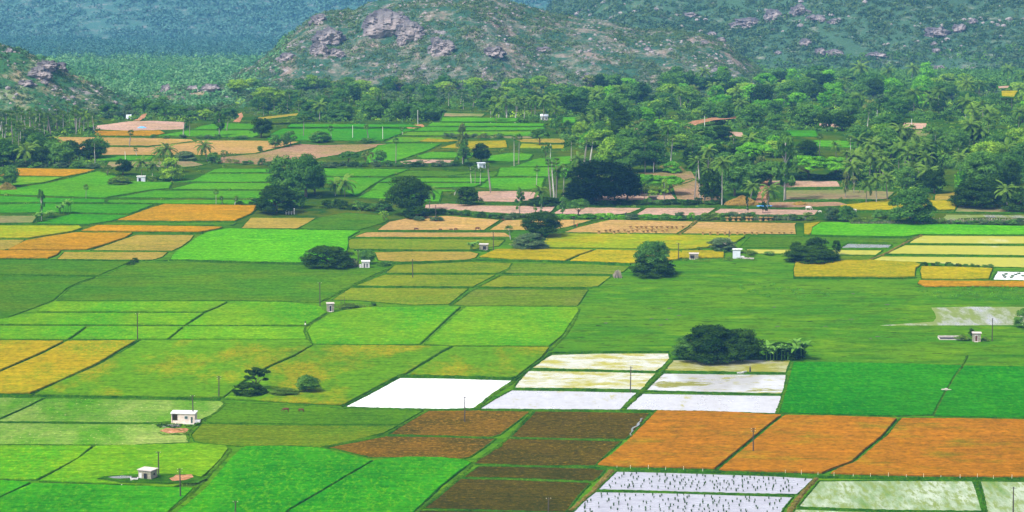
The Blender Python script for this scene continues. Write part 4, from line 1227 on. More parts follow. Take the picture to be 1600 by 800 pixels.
MIXR = [(5, 'broad', 'mid', 22, 44, 20, 36), (3, 'broad', 'dark', 20, 38, 18, 32), (3, 'broad', 'green', 20, 36, 18, 30), (2, 'broad', 'light', 22, 40, 18, 30), (2, 'coconut', 'palm', 24, 34, 26, 40), (1, 'open', 'grey', 20, 34, 20, 34), (1, 'palmyra', 'palm', 13, 17, 22, 36)]
wood('900 140 1250 128 1250 160 900 166', 44, MIXR, 'in the far right wood under the green hill', 'far right wood', 29)
wood('1250 126 1600 120 1620 158 1250 160', 46, MIXR[:5] + [(4, 'coconut', 'palm', 22, 30, 26, 36)], 'in the back of the right palm wood', 'right wood back', 30)
wood('880 166 1130 162 1130 196 1060 188 980 200 880 196', 34, MIXR, 'between the two sandy clearings', 'mid right wood', 31)
wood('1130 162 1400 162 1400 204 1280 206 1130 202', 36, MIXR, 'left of the pink sandy road', 'sandy road wood', 32)
wood('1400 160 1620 160 1620 206 1520 206 1490 190 1400 188', 34, MIXR[:5] + [(5, 'coconut', 'palm', 24, 34, 28, 40)], 'right of the pink sandy road', 'right road wood', 33)
wood('880 206 1000 214 1130 216 1270 236 1270 250 880 236', 34, MIXR, 'in the middle wood above the mango tree', 'middle wood', 34)
wood('1085 240 1200 250 1200 290 1130 300 1070 262', 18, MIXR, 'in the wood right of the leaning coconuts', 'leaning palm wood', 35)
wood('1340 216 1620 212 1620 262 1340 262', 40, [(5, 'coconut', 'palm', 28, 38, 32, 48), (3, 'broad', 'mid', 30, 50, 28, 42), (2, 'broad', 'dark', 26, 40, 24, 36), (2, 'palmyra', 'palm', 15, 19, 28, 40), (1, 'broad', 'light', 30, 46, 26, 34)], 'in the right palm wood', 'right palm wood', 36)
wood('1330 262 1470 262 1470 298 1395 300 1330 290', 18, [(6, 'coconut', 'palm', 28, 40, 34, 50), (2, 'broad', 'mid', 26, 40, 24, 34), (1, 'palmyra', 'palm', 15, 19, 28, 40)], 'behind the huge round bush', 'palms behind the round bush', 37)
wood('1500 262 1620 262 1620 312 1560 312 1500 290', 14, [(4, 'broad', 'mid', 30, 46, 30, 42), (3, 'coconut', 'palm', 30, 40, 34, 48), (2, 'broad', 'dark', 30, 40, 28, 36)], 'over the thicket at the right edge', 'right edge wood', 38)

# ------------------------------------------------------------------ masses nobody could count
def clump_mass(name, pts, radii, nl, lsz, mat, squash=.75, seed=3):
    rng = np.random.default_rng(seed); P = np.array(pts, float); Rr = np.array(radii, float); n_ = len(P)
    d = rng.normal(size=(n_, nl, 3)); d[..., 2] = np.abs(d[..., 2]); d /= np.linalg.norm(d, axis=2, keepdims=True)
    lump = 1 + .25 * np.sin(d[..., 0] * 5 + rng.uniform(0, 6, (n_, 1))) * np.cos(d[..., 1] * 4 + rng.uniform(0, 6, (n_, 1)))
    Q = P[:, None, :] + d * (Rr[:, None] * lump * rng.uniform(.7, 1.05, (n_, nl)))[..., None] * np.array([1, 1, squash])
    tn = np.repeat(rng.uniform(.1, .9, n_), nl) + rng.uniform(-.2, .2, n_ * nl)
    S = (np.repeat(Rr, nl) ** .5) * lsz * rng.uniform(.7, 1.3, n_ * nl)
    V = leaf_quads(Q.reshape(-1, 3), (d + rng.normal(size=d.shape) * .4).reshape(-1, 3), S, rng)
    o = link(name, quad_mesh(name, V, tn, mat)); tag(o, kind='stuff'); return o
def scatter(fn, x0, x1, y0, y1, n_, rlo, rhi, seed, dens=None, zmin=-2.0):
    r = random.Random(seed); pts = []; rad = []; k = 0
    while len(pts) < n_ and k < n_ * 12:
        k += 1; X, Y = r.uniform(x0, x1), r.uniform(y0, y1); z = fn(X, Y)
        if z < zmin: continue
        if dens and r.random() > dens(X, Y): continue
        pts.append((X, Y, z - .2)); rad.append(rlo + (rhi - rlo) * r.random() ** 2)
    return pts, rad
dn = lambda s, lo, hi, sd: (lambda X, Y: .10 + .9 * sstep((fbm(X, Y, s, 4, sd) - lo) / (hi - lo)))
p, r_ = scatter(h_center, -258, 250, 2270, 2560, 8800, .9, 4.0, 11, dn(46, -.35, .25, 1.), zmin=-60); clump_mass('hill_scrub', p, r_, 30, .38, 'leaf_scrub')
p, r_ = scatter(h_left, -498, -255, 1875, 2020, 2300, .8, 3.2, 12, dn(30, -.4, .2, 2.), zmin=-30); clump_mass('hill_scrub', p, r_, 30, .36, 'leaf_scrub')
p, r_ = scatter(h_knoll, -285, -190, 2085, 2190, 500, .8, 2.8, 13, None, zmin=-40); clump_mass('hill_scrub', p, r_, 30, .34, 'leaf_scrub')
p, r_ = scatter(h_right, -30, 740, 2915, 3480, 13500, 1.6, 6.4, 14, dn(62, -.6, .1, 3.), zmin=-110); clump_mass('hill_woods', p, r_, 26, .56, 'leaf_scrub')
p, r_ = scatter(h_right, -80, 200, 3400, 4300, 3200, 3.0, 7.5, 19, None, zmin=-200); clump_mass('hill_woods', p, r_, 26, .62, 'leaf_scrub')
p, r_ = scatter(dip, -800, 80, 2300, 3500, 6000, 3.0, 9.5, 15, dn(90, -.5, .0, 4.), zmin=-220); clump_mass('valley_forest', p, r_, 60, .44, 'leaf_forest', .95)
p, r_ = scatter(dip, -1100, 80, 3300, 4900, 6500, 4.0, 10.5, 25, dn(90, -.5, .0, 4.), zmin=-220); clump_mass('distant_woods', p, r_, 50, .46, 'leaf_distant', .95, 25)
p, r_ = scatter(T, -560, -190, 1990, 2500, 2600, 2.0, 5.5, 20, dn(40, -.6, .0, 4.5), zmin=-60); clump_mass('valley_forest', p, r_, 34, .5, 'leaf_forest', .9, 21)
p, r_ = scatter(T, -260, 560, 2130, 2330, 2800, 1.6, 4.6, 22, dn(30, -.6, .0, 4.5), zmin=-50); clump_mass('undergrowth', p, r_, 34, .42, 'leaf_scrub', .9, 22)
p, r_ = scatter(T, 210, 640, 2300, 2980, 4200, 2.0, 5.6, 23, None, zmin=-100); clump_mass('undergrowth', p, r_, 34, .46, 'leaf_mid', .9, 23)
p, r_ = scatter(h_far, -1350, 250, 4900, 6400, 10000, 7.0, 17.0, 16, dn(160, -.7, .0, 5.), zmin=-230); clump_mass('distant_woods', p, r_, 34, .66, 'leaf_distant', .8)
p, r_ = scatter(dip, -490, -150, 1800, 2080, 1000, .8, 2.8, 17, dn(30, -.4, .2, 6.), zmin=-60); clump_mass('scrub_undergrowth', p, r_, 26, .36, 'leaf_scrub')
def off_field(X, Y): return 0 if any(in_poly(X, Y, f) for f in FIELDS) else 1
p, r_ = scatter(dip, -340, 420, 1330, 2100, 3400, .5, 2.0, 18, lambda X, Y: off_field(X, Y) * (.25 + .75 * sstep((fbm(X, Y, 30, 3) + .3) / .5)), zmin=-60); clump_mass('undergrowth', p, r_, 26, .34, 'leaf_weed')

r = random.Random(77)
for q, (cm, cnt) in enumerate((('leaf_mid', 2600), ('leaf_dark', 1100), ('leaf_light', 500))):
    pts_, rad_ = [], []; areas = [abs(area(w_)) for w_ in WOODS]
    while len(pts_) < cnt:
        w_ = r.choices(WOODS, areas)[0]; xa = [p_[0] for p_ in w_]; ya = [p_[1] for p_ in w_]
        x, y = r.uniform(min(xa), max(xa)), r.uniform(min(ya), max(ya))
        if not in_poly(x, y, w_): continue
        X, Y = G(x, y)
        if any(in_poly(X, Y, f) for f in FIELDS): continue
        if y < 199:
            b_ = hit(x, y, 1650, step=12.0)
            if not b_: continue
            X, Y = b_[:2]
        pts_.append((X, Y, T(X, Y) - .2)); rad_.append(r.uniform(1.2, 4.2 if y < 200 else 3.2))
    clump_mass('undergrowth', pts_, rad_, 44, .36, cm, .85, 60 + q)
p, r_ = scatter(dip, 330, 620, 1480, 2320, 2200, 2.0, 5.5, 41, lambda X, Y: 1.0 if X > 340 + (Y - 1480) * .02 and X > Y * .182 + 20 else 0, zmin=-60); clump_mass('undergrowth', p, r_, 40, .42, 'leaf_mid', .95, 41)
p, r_ = scatter(dip, -620, -330, 1600, 2320, 1700, 2.0, 5.5, 42, lambda X, Y: 1.0 if -X > Y * .182 + 20 else 0, zmin=-60); clump_mass('undergrowth', p, r_, 40, .42, 'leaf_dark', .95, 42)
# granite boulders lying over the slopes
def rock_mesh(name, seed, r, sub=3, amp=.28, squash=(1, 1, .7), mat='granite', fl=1.6):
    bm = bmesh.new(); bmesh.ops.create_icosphere(bm, subdivisions=sub, radius=1.0)
    for v_ in bm.verts:
        d = v_.co.normalized(); k = 1 + amp * noise.fractal(d * fl + Vector((seed, 0, 0)), .8, 2.0, 4) + .12 * noise.cell(d * 3 + Vector((seed, 5, 0)))
        v_.co = Vector((d.x * squash[0], d.y * squash[1], d.z * squash[2])) * k * r
    me = bpy.data.meshes.new(name); bm.to_mesh(me); bm.free(); me.materials.append(MATS[mat]); return me
RM = [rock_mesh('boulder', i * 3.7, 1.0, 2, .3, (1, .8 + .1 * i, .55 + .08 * i)) for i in range(6)]
def small_rocks(name, fn, x0, x1, y0, y1, n_, rlo, rhi, seed, dens):
    p, r_ = scatter(fn, x0, x1, y0, y1, n_, rlo, rhi, seed, dens, zmin=-90); rr = random.Random(seed); vs = []; fs = []
    for (X, Y, Z), r0 in zip(p, r_):
        me = RM[rr.randrange(6)]; a = rr.uniform(0, 6.28); ca, sa = math.cos(a), math.sin(a); k = len(vs)
        for v_ in me.vertices: vs.append((X + (v_.co.x * ca - v_.co.y * sa) * r0, Y + (v_.co.x * sa + v_.co.y * ca) * r0, Z + v_.co.z * r0 + .1))
        fs += [tuple(i + k for i in f.vertices) for f in me.polygons]
    me = bpy.data.meshes.new(name); me.from_pydata(vs, [], fs); me.update(); tag(link(name, me, None, 'granite_pale'), kind='stuff')
small_rocks('hill_rubble', h_center, -245, 235, 2290, 2530, 1500, .4, 1.8, 31, dn(30, -.1, .3, 9.))
small_rocks('hill_rubble', h_right, 0, 700, 2960, 3450, 420, 1.2, 4.0, 32, dn(55, 0, .4, 9.))
small_rocks('hill_rubble', h_left, -490, -262, 1890, 2010, 280, .5, 2.0, 33, dn(20, -.1, .3, 9.))
small_rocks('hill_rubble', h_knoll, -280, -195, 2090, 2170, 60, .6, 1.8, 34, None)
def outcrop(x, y, wpx, hpx, label, seed, sink=.35, depth=.8, sub=5, amp=.25, group=None, nm='rock_outcrop'):
    b = hit(x, y + hpx * .5, 1600)
    if not b: return
    X, Y, Z = b; s = scale_at(Y, Z); W = wpx / s; H = hpx / s
    o = link(nm, rock_mesh('rock', seed, 1.0, sub, amp, (1, 1, 1), fl=1.3)); o.location = (X, Y + W * depth * .25, Z + H * (.5 - sink * .8)); o.scale = (W * .5, W * depth / 2, H * .6)
    tag(o, label, 'rock', group); return o
outcrop(604, 34, 78, 46, 'big domed granite cliff near the top of the rocky hill', 1.3, amp=.13)
outcrop(640, 46, 44, 34, 'streaked granite face on the right flank of the dome', 2.9, amp=.16)
outcrop(512, 56, 44, 26, 'pale granite slabs left of the dome above the dark trees', 4.1, amp=.4)
outcrop(497, 30, 26, 16, 'granite knob on the left shoulder of the rocky hill', 5.2, amp=.4)
outcrop(500, 78, 30, 20, 'granite slab low on the left shoulder', 6.2, amp=.4)
outcrop(524, 82, 22, 12, 'small pale slab below the left shoulder rocks', 7.7, amp=.4)
outcrop(448, 88, 26, 12, 'low granite ledge near the left end of the rocky hill', 8.1, amp=.45)
outcrop(688, 72, 40, 28, 'sloping granite face in the middle of the rocky hill', 9.1, amp=.35)
outcrop(630, 66, 18, 14, 'rock nose under the big dome', 10.4)
outcrop(770, 80, 36, 16, 'rounded rocks right of the middle of the rocky hill', 11.9, amp=.45)
outcrop(850, 78, 24, 8, 'long thin slab on the bare right slope', 12.3, amp=.4)
outcrop(1012, 76, 12, 6, 'single pale boulder on the bare right slope', 13.1, sub=4, nm='boulder')
outcrop(1112, 54, 16, 10, 'round boulder on the right end of the ridge', 14.2, sub=4, nm='boulder')
outcrop(1100, 67, 14, 8, 'boulder half hidden in trees on the right end of the ridge', 15.2, sub=4, nm='boulder')
outcrop(1127, 63, 14, 10, 'leaning boulder on the right end of the ridge', 16.2, sub=4, nm='boulder')
outcrop(1078, 24, 26, 10, 'pale flat rock high on the green hill', 17.5, amp=.4)
outcrop(1165, 36, 44, 16, 'long pale rock ridge on the green hill', 18.5, amp=.5)
outcrop(1208, 24, 26, 20, 'rounded cliff on the green hill beside the long ridge', 19.5, amp=.35)
outcrop(1250, 16, 28, 16, 'rocks near the top of the green hill', 20.5, amp=.45)
outcrop(1276, 30, 28, 12, 'dark dome on the green hill', 21.5, amp=.3)
outcrop(1304, 33, 20, 7, 'small ledge right of the dark dome', 22.5, amp=.45)
outcrop(1260, 67, 20, 10, 'heap of boulders in the middle of the green hill', 23.5, amp=.5)
outcrop(1282, 80, 16, 14, 'tilted slab in the lower part of the green hill', 24.5, amp=.3)
outcrop(1304, 82, 26, 12, 'grey dome low on the green hill', 25.5, amp=.3)
outcrop(1370, 86, 28, 9, 'flat pale ledges low on the green hill', 26.5, amp=.5)
outcrop(1466, 50, 34, 16, 'jagged pale rocks on the right of the green hill', 27.5, amp=.5)
outcrop(1498, 44, 20, 14, 'grey crag right of the jagged pale rocks', 28.5, amp=.4)
outcrop(1460, 69, 12, 7, 'round boulder under the jagged pale rocks', 29.5, sub=4, nm='boulder')
outcrop(1463, 80, 12, 9, 'egg-shaped boulder lower on the green hill', 30.5, sub=4, nm='boulder')
outcrop(1216, 82, 12, 6, 'lone pale boulder left of the tilted slab', 31.5, sub=4, nm='boulder')
outcrop(1463, 106, 24, 8, 'pale scree at the bottom of the green hill', 32.5, amp=.5)
outcrop(1520, 34, 16, 8, 'small pale rock far right on the green hill', 33.5, amp=.4)
outcrop(62, 114, 34, 20, 'grey rock face in the middle of the left scrub hill', 34.5, amp=.35)
outcrop(74, 102, 34, 14, 'pale broken ledges near the top of the left scrub hill', 35.5, amp=.5)
outcrop(92, 104, 20, 12, 'rocks on the edge of the left scrub hill', 36.5, amp=.5)
outcrop(69, 132, 12, 7, 'round pale boulder low on the left scrub hill', 37.5, sub=4, nm='boulder')
outcrop(40, 130, 22, 8, 'flat ledge low on the left scrub hill', 38.5, amp=.4)
outcrop(14, 79, 12, 7, 'pale rock near the top of the left scrub hill', 39.5, sub=4, amp=.4)
outcrop(260, 138, 16, 14, 'stacked boulders on the knoll', 40.5, sub=4, amp=.4)
outcrop(302, 138, 22, 10, 'grey slab on the knoll', 41.5, sub=4, amp=.3)
outcrop(328, 137, 30, 12, 'long granite hump on the knoll', 42.5, sub=4, amp=.3)
outcrop(180, 160, 8, 5, 'small white boulder under the left scrub hill', 43.5, sub=3, nm='boulder')
# ------------------------------------------------------------------ buildings
def at(x, y):
    if y < 199:
        return hit(x, y, 1600, step=3.0)
    return (*G(x, y), 0.0)
def mat_box(name, mat, parent, c, d, rz=0): return MB().box(c, d, rz).build(name, mat, parent)

h = tag(empty('farm_house', at(286, 661.5), R(-4)), 'cream flat-roofed farm house with a yellow porch beside the pink sand patch', 'house')
W_, D_, H_ = 7.4, 4.2, 3.0
MB().box((1.0, D_ / 2, H_ / 2), (W_ - 2.0, D_, H_)).box((-W_ / 2 + .12, D_ / 2, H_ / 2), (.24, D_, H_)).box((-W_ / 2 + 1.06, D_ - .12, H_ / 2), (1.64, .2, H_)).build('wall', 'plaster_cream', h)
MB().box((-W_ / 2 + 1.06, D_ - .3, 1.7), (1.6, .12, 3.0)).build('porch_wall', 'plaster_yellow', h)
MB().box((-W_ / 2 + 1.3, .12, .42), (1.8, .2, .84)).box((-.8, -.35, .22), (3.2, .6, .44)).build('porch_ledge', 'plaster_cream', h)
MB().box((0, D_ / 2, H_ + .13), (W_ + .5, D_ + .5, .26)).build('roof', 'plaster_white', h)
wn = MB().box((1.0, -.03, 1.9), (1.15, .12, 1.1)).build('window', 'plaster_white', h)
MB().box((1.0, -.10, 1.9), (.9, .06, .85)).build('pane', 'shutter_teal', wn)
dr = MB().box((2.75, -.04, 1.05), (.6, .12, 2.1)).build('door', 'shutter_teal', h)
MB().box((2.95, -.12, 1.0), (.08, .06, .16)).build('handle', 'porcelain', dr)
MB().box((W_ / 2 + .8, .9, .5), (1.6, 1.6, 1.0)).build('water_tank', 'plaster_white', h)
MB().box((2.0, -.9, .12), (3.4, 1.0, .24)).build('step', 'concrete', h)

def hut(x, y, w_, d_, h_, rz, wallm, roofm, label, doorx=0.0, doorw=.8, doorm='dark_opening', over=.25, extra=None, thick=.22, frame=None, name='pump_hut', cat='hut', side=None):
    o = tag(empty(name, at(x, y), R(rz)), label, cat)
    MB().box((0, d_ / 2, h_ / 2), (w_, d_, h_)).build('wall', wallm, o)
    MB().box((0, d_ / 2, h_ + thick / 2), (w_ + over * 2, d_ + over * 2, thick)).build('roof', roofm, o)
    dr = MB().box((doorx, -.03, h_ * .38), (doorw, .1, h_ * .72)).build('door', doorm, o)
    MB().box((doorx - doorw / 2 - .08, -.05, h_ * .40), (.12, .12, h_ * .8)).box((doorx + doorw / 2 + .08, -.05, h_ * .40), (.12, .12, h_ * .8)).box((doorx, -.05, h_ * .78), (doorw + .04, .12, .12)).build('frame', frame or wallm, dr)
    MB().box((doorx, -.45, .1), (doorw + .6, .8, .2)).build('step', 'concrete_pale', o)
    if side: MB().box((w_ / 2 + .02, d_ / 2, h_ * .62), (.08, .7, .6)).build('window', 'dark_opening', o)
    return o
b = hut(226, 751.5, 4.2, 3.6, 3.0, -24, 'plaster_weathered', 'concrete_pale', 'weathered grey pump hut with a pale slab roof and water trough beside two power poles', .3, 1.1, side=True)
MB().box((-1.35, -.04, 1.3), (.8, .1, 1.9)).build('whitewash_panel', 'plaster_white', b)
tr = tag(empty('water_trough', at(210, 752)), 'white concrete water trough left of the grey pump hut', 'trough')
MB().box((0, 0, .55), (2.2, 1.4, 1.1)).build('basin', 'plaster_white', tr); MB().box((0, 0, 1.13), (1.7, 1.0, .06)).build('water_surface', 'dark_opening', tr)
MB().tube([(.2, -.4, .9), (-1.6, -2.6, .35), (-3.0, -5.0, .15)], [.16, .16, .16], 8).build('outlet_pipe', 'concrete', tr)
b = hut(516.5, 487, 2.6, 2.4, 3.0, 8, 'plaster_weathered', 'concrete_pale', 'small beige brick hut with a dark doorway beside the bund crossing', -.05, .75, frame='plaster_white')
gp = tag(empty('gate_posts', at(535.5, 475)), 'pair of bare posts with a cross rail right of the beige hut', 'posts')
MB().box((-.65, 0, 1.3), (.14, .14, 2.6)).box((.65, 0, 1.4), (.14, .14, 2.8)).box((0, .0, 1.6), (1.2, .08, .1)).build('frame', 'pole_dark', gp)
b = hut(571.5, 419, 3.2, 2.8, 2.7, 4, 'plaster_white', 'plaster_white', 'white pump hut with twin dark openings right of the wide dark bush', -.6, .45)
MB().box((.55, -.03, 1.2), (.45, .1, 1.5)).build('window', 'dark_opening', b); MB().box((-2.2, 1.0, .7), (.8, .8, 1.4)).build('water_tank', 'plaster_white', b)
b = hut(755.5, 391, 3.6, 2.6, 2.4, -6, 'plaster_weathered', 'concrete', 'squat grey concrete shed between banana leaves and a dark pole', .4, 1.4)
b = hut(1084, 405, 3.8, 2.6, 2.2, -5, 'plaster_weathered', 'concrete_pale', 'low shed with a pale slab roof on the weedy bund beside a cross-armed pole', -.6, 1.7)
p_ = tag(empty('pump_house', at(1151.5, 404), R(-6)), 'tall bluish white pump house with a thin slab roof and low outlet wall', 'pump house')
MB().box((-.2, 1.2, 1.9), (3.2, 2.4, 3.8)).build('wall', 'tarp_white', p_); MB().box((.1, 1.2, 3.9), (4.2, 3.0, .2)).build('roof', 'plaster_white', p_)
MB().box((2.3, .5, .5), (1.6, 1.2, 1.0)).build('water_tank', 'plaster_white', p_); MB().box((4.9, -.6, .3), (4.6, .7, .5), R(-8)).build('channel', 'concrete_pale', p_)
MB().box((1.42, 1.2, 1.6), (.08, .9, 2.2)).build('door', 'shutter_teal', p_)
b = hut(1526, 534, 2.9, 2.4, 3.0, -6, 'plaster_weathered', 'concrete_pale', 'hut with a slab roof and dark red door beside the well in the pasture', -.15, .8, 'door_brown', frame='plaster_white')
wl = tag(empty('open_well', at(1487, 531)), 'dark open well with a pale rim left of the slab-roofed hut', 'well')
MB().box((0, 4.6, .35), (8.6, .3, .7)).box((0, -.1, .12), (8.6, .25, .24)).box((-4.3, 2.2, .2), (.25, 4.8, .4)).box((4.3, 2.2, .25), (.25, 4.8, .5)).build('rim', 'concrete', wl)
MB().box((0, 2.25, .06), (8.3, 4.4, .05)).build('water_surface', 'dark_opening', wl)
b = hut(220.5, 284, 4.2, 2.6, 2.6, 3, 'tarp_white', 'plaster_white', 'small bluish white hut under coconut palms beside the weedy knoll', -.7, 1.2)
o = tag(empty('ruined_hut', at(453.5, 335)), 'broken white hut frame of short pillars at the foot of the tall tree clump', 'hut')
for i, x in enumerate((-1.9, -.7, .6, 1.9)): MB().box((x, 0, 1.2 + .25 * (i % 2)), (.5, .5, 2.4 + .5 * (i % 2))).build('pillar', 'plaster_white', o)
MB().box((0, .6, 1.0), (4.0, .2, 1.2)).build('wall', 'plaster_weathered', o)
o = tag(empty('white_shed', at(753.5, 263), R(20)), 'bluish white shed with a tilted roof under the dark tree by the green fields', 'shed')
MB().box((0, 1.2, 1.3), (3.8, 2.6, 2.6)).build('wall', 'tarp_white', o); MB().box((0, 1.2, 2.75), (4.4, 3.2, .2)).build('roof', 'tarp_white', o); MB().box((1.0, -.13, 1.0), (.8, .08, 1.8)).build('door', 'shutter_teal', o)
o = tag(empty('cattle_pen', at(46, 258)), 'pale rail pen at the foot of the left palm grove', 'pen')
for i in range(6): MB().box((-3.2 + i * 1.28, 0, 1.0), (.35, .3, 2.0)).build('post', 'plaster_white', o)
MB().box((0, 0, 1.55), (6.8, .14, .4)).build('rail', 'pole_pale', o)
o = tag(empty('tent', at(201.5, 186), R(15)), 'pale canvas tent above the pink building plot', 'tent')
MB().add([(-1.8, -1.5, 0), (1.8, -1.5, 0), (1.8, 1.5, 0), (-1.8, 1.5, 0), (-1.8, 0, 2.8), (1.8, 0, 2.8)], [(0, 1, 5, 4), (2, 3, 4, 5), (0, 4, 3), (1, 2, 5)]).build('canvas', 'tarp_white', o)
MB().add([(-.5, -1.6, 0), (.5, -1.6, 0), (0, -.9, 1.7)], [(0, 1, 2)]).build('flap', 'dark_opening', o)
rm = MB(); rr = random.Random(4); n1 = 9; vs = []
for j in range(n1):
    for i in range(n1): vs.append((-2.6 + 5.2 * i / 8, -1.6 + 3.2 * j / 8, .5 * math.sin(i * .4) * math.sin(j * .4) * 1.6 + rr.uniform(0, .16) + .1))
rm.add(vs, [(j * n1 + i, j * n1 + i + 1, (j + 1) * n1 + i + 1, (j + 1) * n1 + i) for j in range(8) for i in range(8)])
o = rm.build('tarpaulin', 'tarp_blue'); o.location = at(222, 200); tag(o, 'bright blue tarpaulin heaped on the pink building plot', 'tarpaulin')
o = rm.build('tarpaulin', 'tarp_blue'); o.location = at(1195, 322); o.scale = (1.5, 1, .5); tag(o, 'pale blue plastic sheet on the ground beside the straw heap', 'tarpaulin')
o = tag(empty('village_house', at(850.5, 189)), 'small white house in the palm grove below the rocky hill', 'house')
MB().box((0, 1.8, 1.5), (4.6, 3.6, 3.0)).build('wall', 'plaster_white', o); MB().add([(-2.6, -.4, 2.95), (2.6, -.4, 2.95), (2.6, 4, 2.95), (-2.6, 4, 2.95), (-2.6, 1.8, 4.1), (2.6, 1.8, 4.1)], [(0, 1, 5, 4), (2, 3, 4, 5), (0, 4, 3), (1, 2, 5), (3, 2, 1, 0)]).build('roof', 'tarp_white', o)
MB().box((-.9, -.04, 1.1), (.9, .1, 2.0)).build('door', 'shutter_teal', o); MB().box((1.1, -.04, 1.6), (.8, .1, .9)).build('window', 'shutter_teal', o)
o = tag(empty('thatched_shed', at(1021, 316)), 'dark shed with a white ledge under the small tree by the hedge', 'shed')
MB().box((0, 1.2, 1.3), (3.2, 2.2, 2.6)).build('wall', 'pole_dark', o); MB().box((0, 1.2, 2.8), (4.2, 3.2, .5)).build('roof', 'bark', o); MB().box((1.8, -.4, .3), (1.6, .6, .6)).build('ledge', 'plaster_white', o)
o = tag(empty('lean_to_shelter', at(1247, 556)), 'dark lean-to shelter with a pale front under the rightmost banana clump', 'shelter')
MB().box((0, 1.0, 1.3), (3.4, 2.0, 2.6)).build('wall', 'pole_dark', o); MB().box((0, 1.0, 2.75), (4.2, 2.8, .3)).build('roof', 'bark', o); MB().box((-1.3, -.1, .7), (.9, .3, 1.4)).build('panel', 'tarp_white', o)
o = tag(empty('trough', at(1478, 611)), 'grey stone trough with pale blocks on the track through the deep green rice', 'trough')
for q in ((-.9, 0, .35, 1.0, .7, .7), (.1, .2, .45, .8, .7, .9), (.95, 0, .3, .9, .6, .6)): MB().box(q[:3], q[3:], .2).build('block', 'concrete', o)
MB().box((0, -.4, .55), (3.4, .12, .12)).build('pipe', 'concrete', o)

# ------------------------------------------------------------------ poles
def pole(x, yb, hpx, kind, label, arms=1):
    X, Y, Z0 = at(x, yb); H = hpx / scale_at(Y) / math.cos(TH); i = int(x)
    o = tag(empty('utility_pole' if kind == 'dark' else 'concrete_pole', (X, Y, Z0), R((i * 37) % 40 - 20)), label, 'power pole', 'power poles across the fields' if kind == 'dark' else 'pale concrete poles')
    m_ = 'pole_dark' if kind == 'dark' else 'pole_pale'; lean = ((i % 7) - 3) * .05
    MB().tube([(0, 0, -.3), (lean * .5, 0, H * .5), (lean, 0, H)], [.21, .18, .14] if kind == 'dark' else [.20, .17, .13], 8).build('pole', m_, o)
    for a in range(arms):
        z = H - .35 - a * .75; c = MB().box((lean, 0, z), (1.5 - a * .3, .1, .1)).build('crossarm', m_, o)
        for s_ in (-.62, 0, .62): MB().tube([(lean + s_, 0, z + .05), (lean + s_, 0, z + .28)], [.06, .045], 6).build('insulator', 'porcelain', c)
    return o
PL = '''
215 532 43 dark 1|at the corner between yellow rice and green rice
342 622 35 dark 2|at the bend of the bund left of the weedy strip
726 660 41 dark 1|in front of the empty white paddy, on ploughed soil
985 613 41 dark 1|standing in the flooded paddies
1177 708 40 dark 2|standing in the ripe orange rice
500 478 37 dark 1|left of the small beige hut
645 434 29 dark 1|in the striped stubble above the bund
1550 533 36 dark 0|bare, beside the hut with the dark red door
302 659 42 dark 1|at the corner of the cream farm house
248 743 38 dark 1|just behind the grey pump hut
282 778 47 dark 2|on the bund right of the grey pump hut
368 812 30 dark 1|in the bright rice at the very bottom
857 805 28 dark 1|in the dark ploughed field at the bottom
1583 806 46 dark 1|in the pale flooded field at the bottom right
560 415 24 dark 1|touching the white pump hut
771 392 30 dark 1|beside the squat grey shed
1060 406 26 dark 1|right of the big rounded tree
1139 372 12 dark 0|short, in the plumed hedge by the pump house
897 357 18 dark 1|in the tan stubble below the little spreading tree
681 346 26 dark 0|thin, right of the big dark tree
1101 203 22 pale 0|beside the sandy clearing among the trees
860 249 24 pale 0|above the bright green field by the fan palms
1370 194 22 pale 0|among the palms left of the sandy road
1424 213 27 pale 0|beside the pink sandy road
1021 270 16 pale 0|in front of the middle wood
196 250 13 pale 0|short, above the dark rounded tree
653 198 26 pale 0|in front of the far thicket
1411 166 7 pale 0|first of a tiny pair in the far wood
1421 167 8 pale 0|second of a tiny pair in the far wood
1043 150 12 pale 0|at the back of the far wood
551 216 20 pale 0|thin, in the blue-green field between two palms
598 218 20 pale 0|thin, near the right end of the blue-green field
'''
for ln in PL.strip().splitlines():
    a, lb = ln.split('|'); a = a.split(); pole(float(a[0]), float(a[1]), float(a[2]), a[3], ('dark ' if a[3] == 'dark' else 'pale ') + ('power pole ' if a[4] != '0' else 'post ') + lb, int(a[4]))

# short white posts on the bund below the ripe rice
fp = MB().tube([(0, 0, -.1), (0, 0, 1.55)], [.07, .06], 6).box((0, 0, 1.57), (.16, .16, .06)).mesh('post')
fp.materials.append(MATS['post_white'])
for i, (x, y) in enumerate([(964, 734.5), (985, 735), (1013, 736), (1040, 737), (1068, 737.5), (1098, 739), (1227, 742.5), (1252, 744), (1278, 745), (1303, 747), (1333, 747.5), (1360, 748), (1388, 748.3), (1416, 749), (1443, 749), (1470, 749.4), (1500, 749.8), (1527, 750), (1552, 750.3), (1581, 750.6)]):
    o = link('fence_post', fp); o.location = at(x, y); o.scale = (1, 1, .8 + .35 * ((i * 7) % 5) / 4); tag(o, 'short white post in the row along the bund below the ripe rice', 'post', 'white posts along the bund')

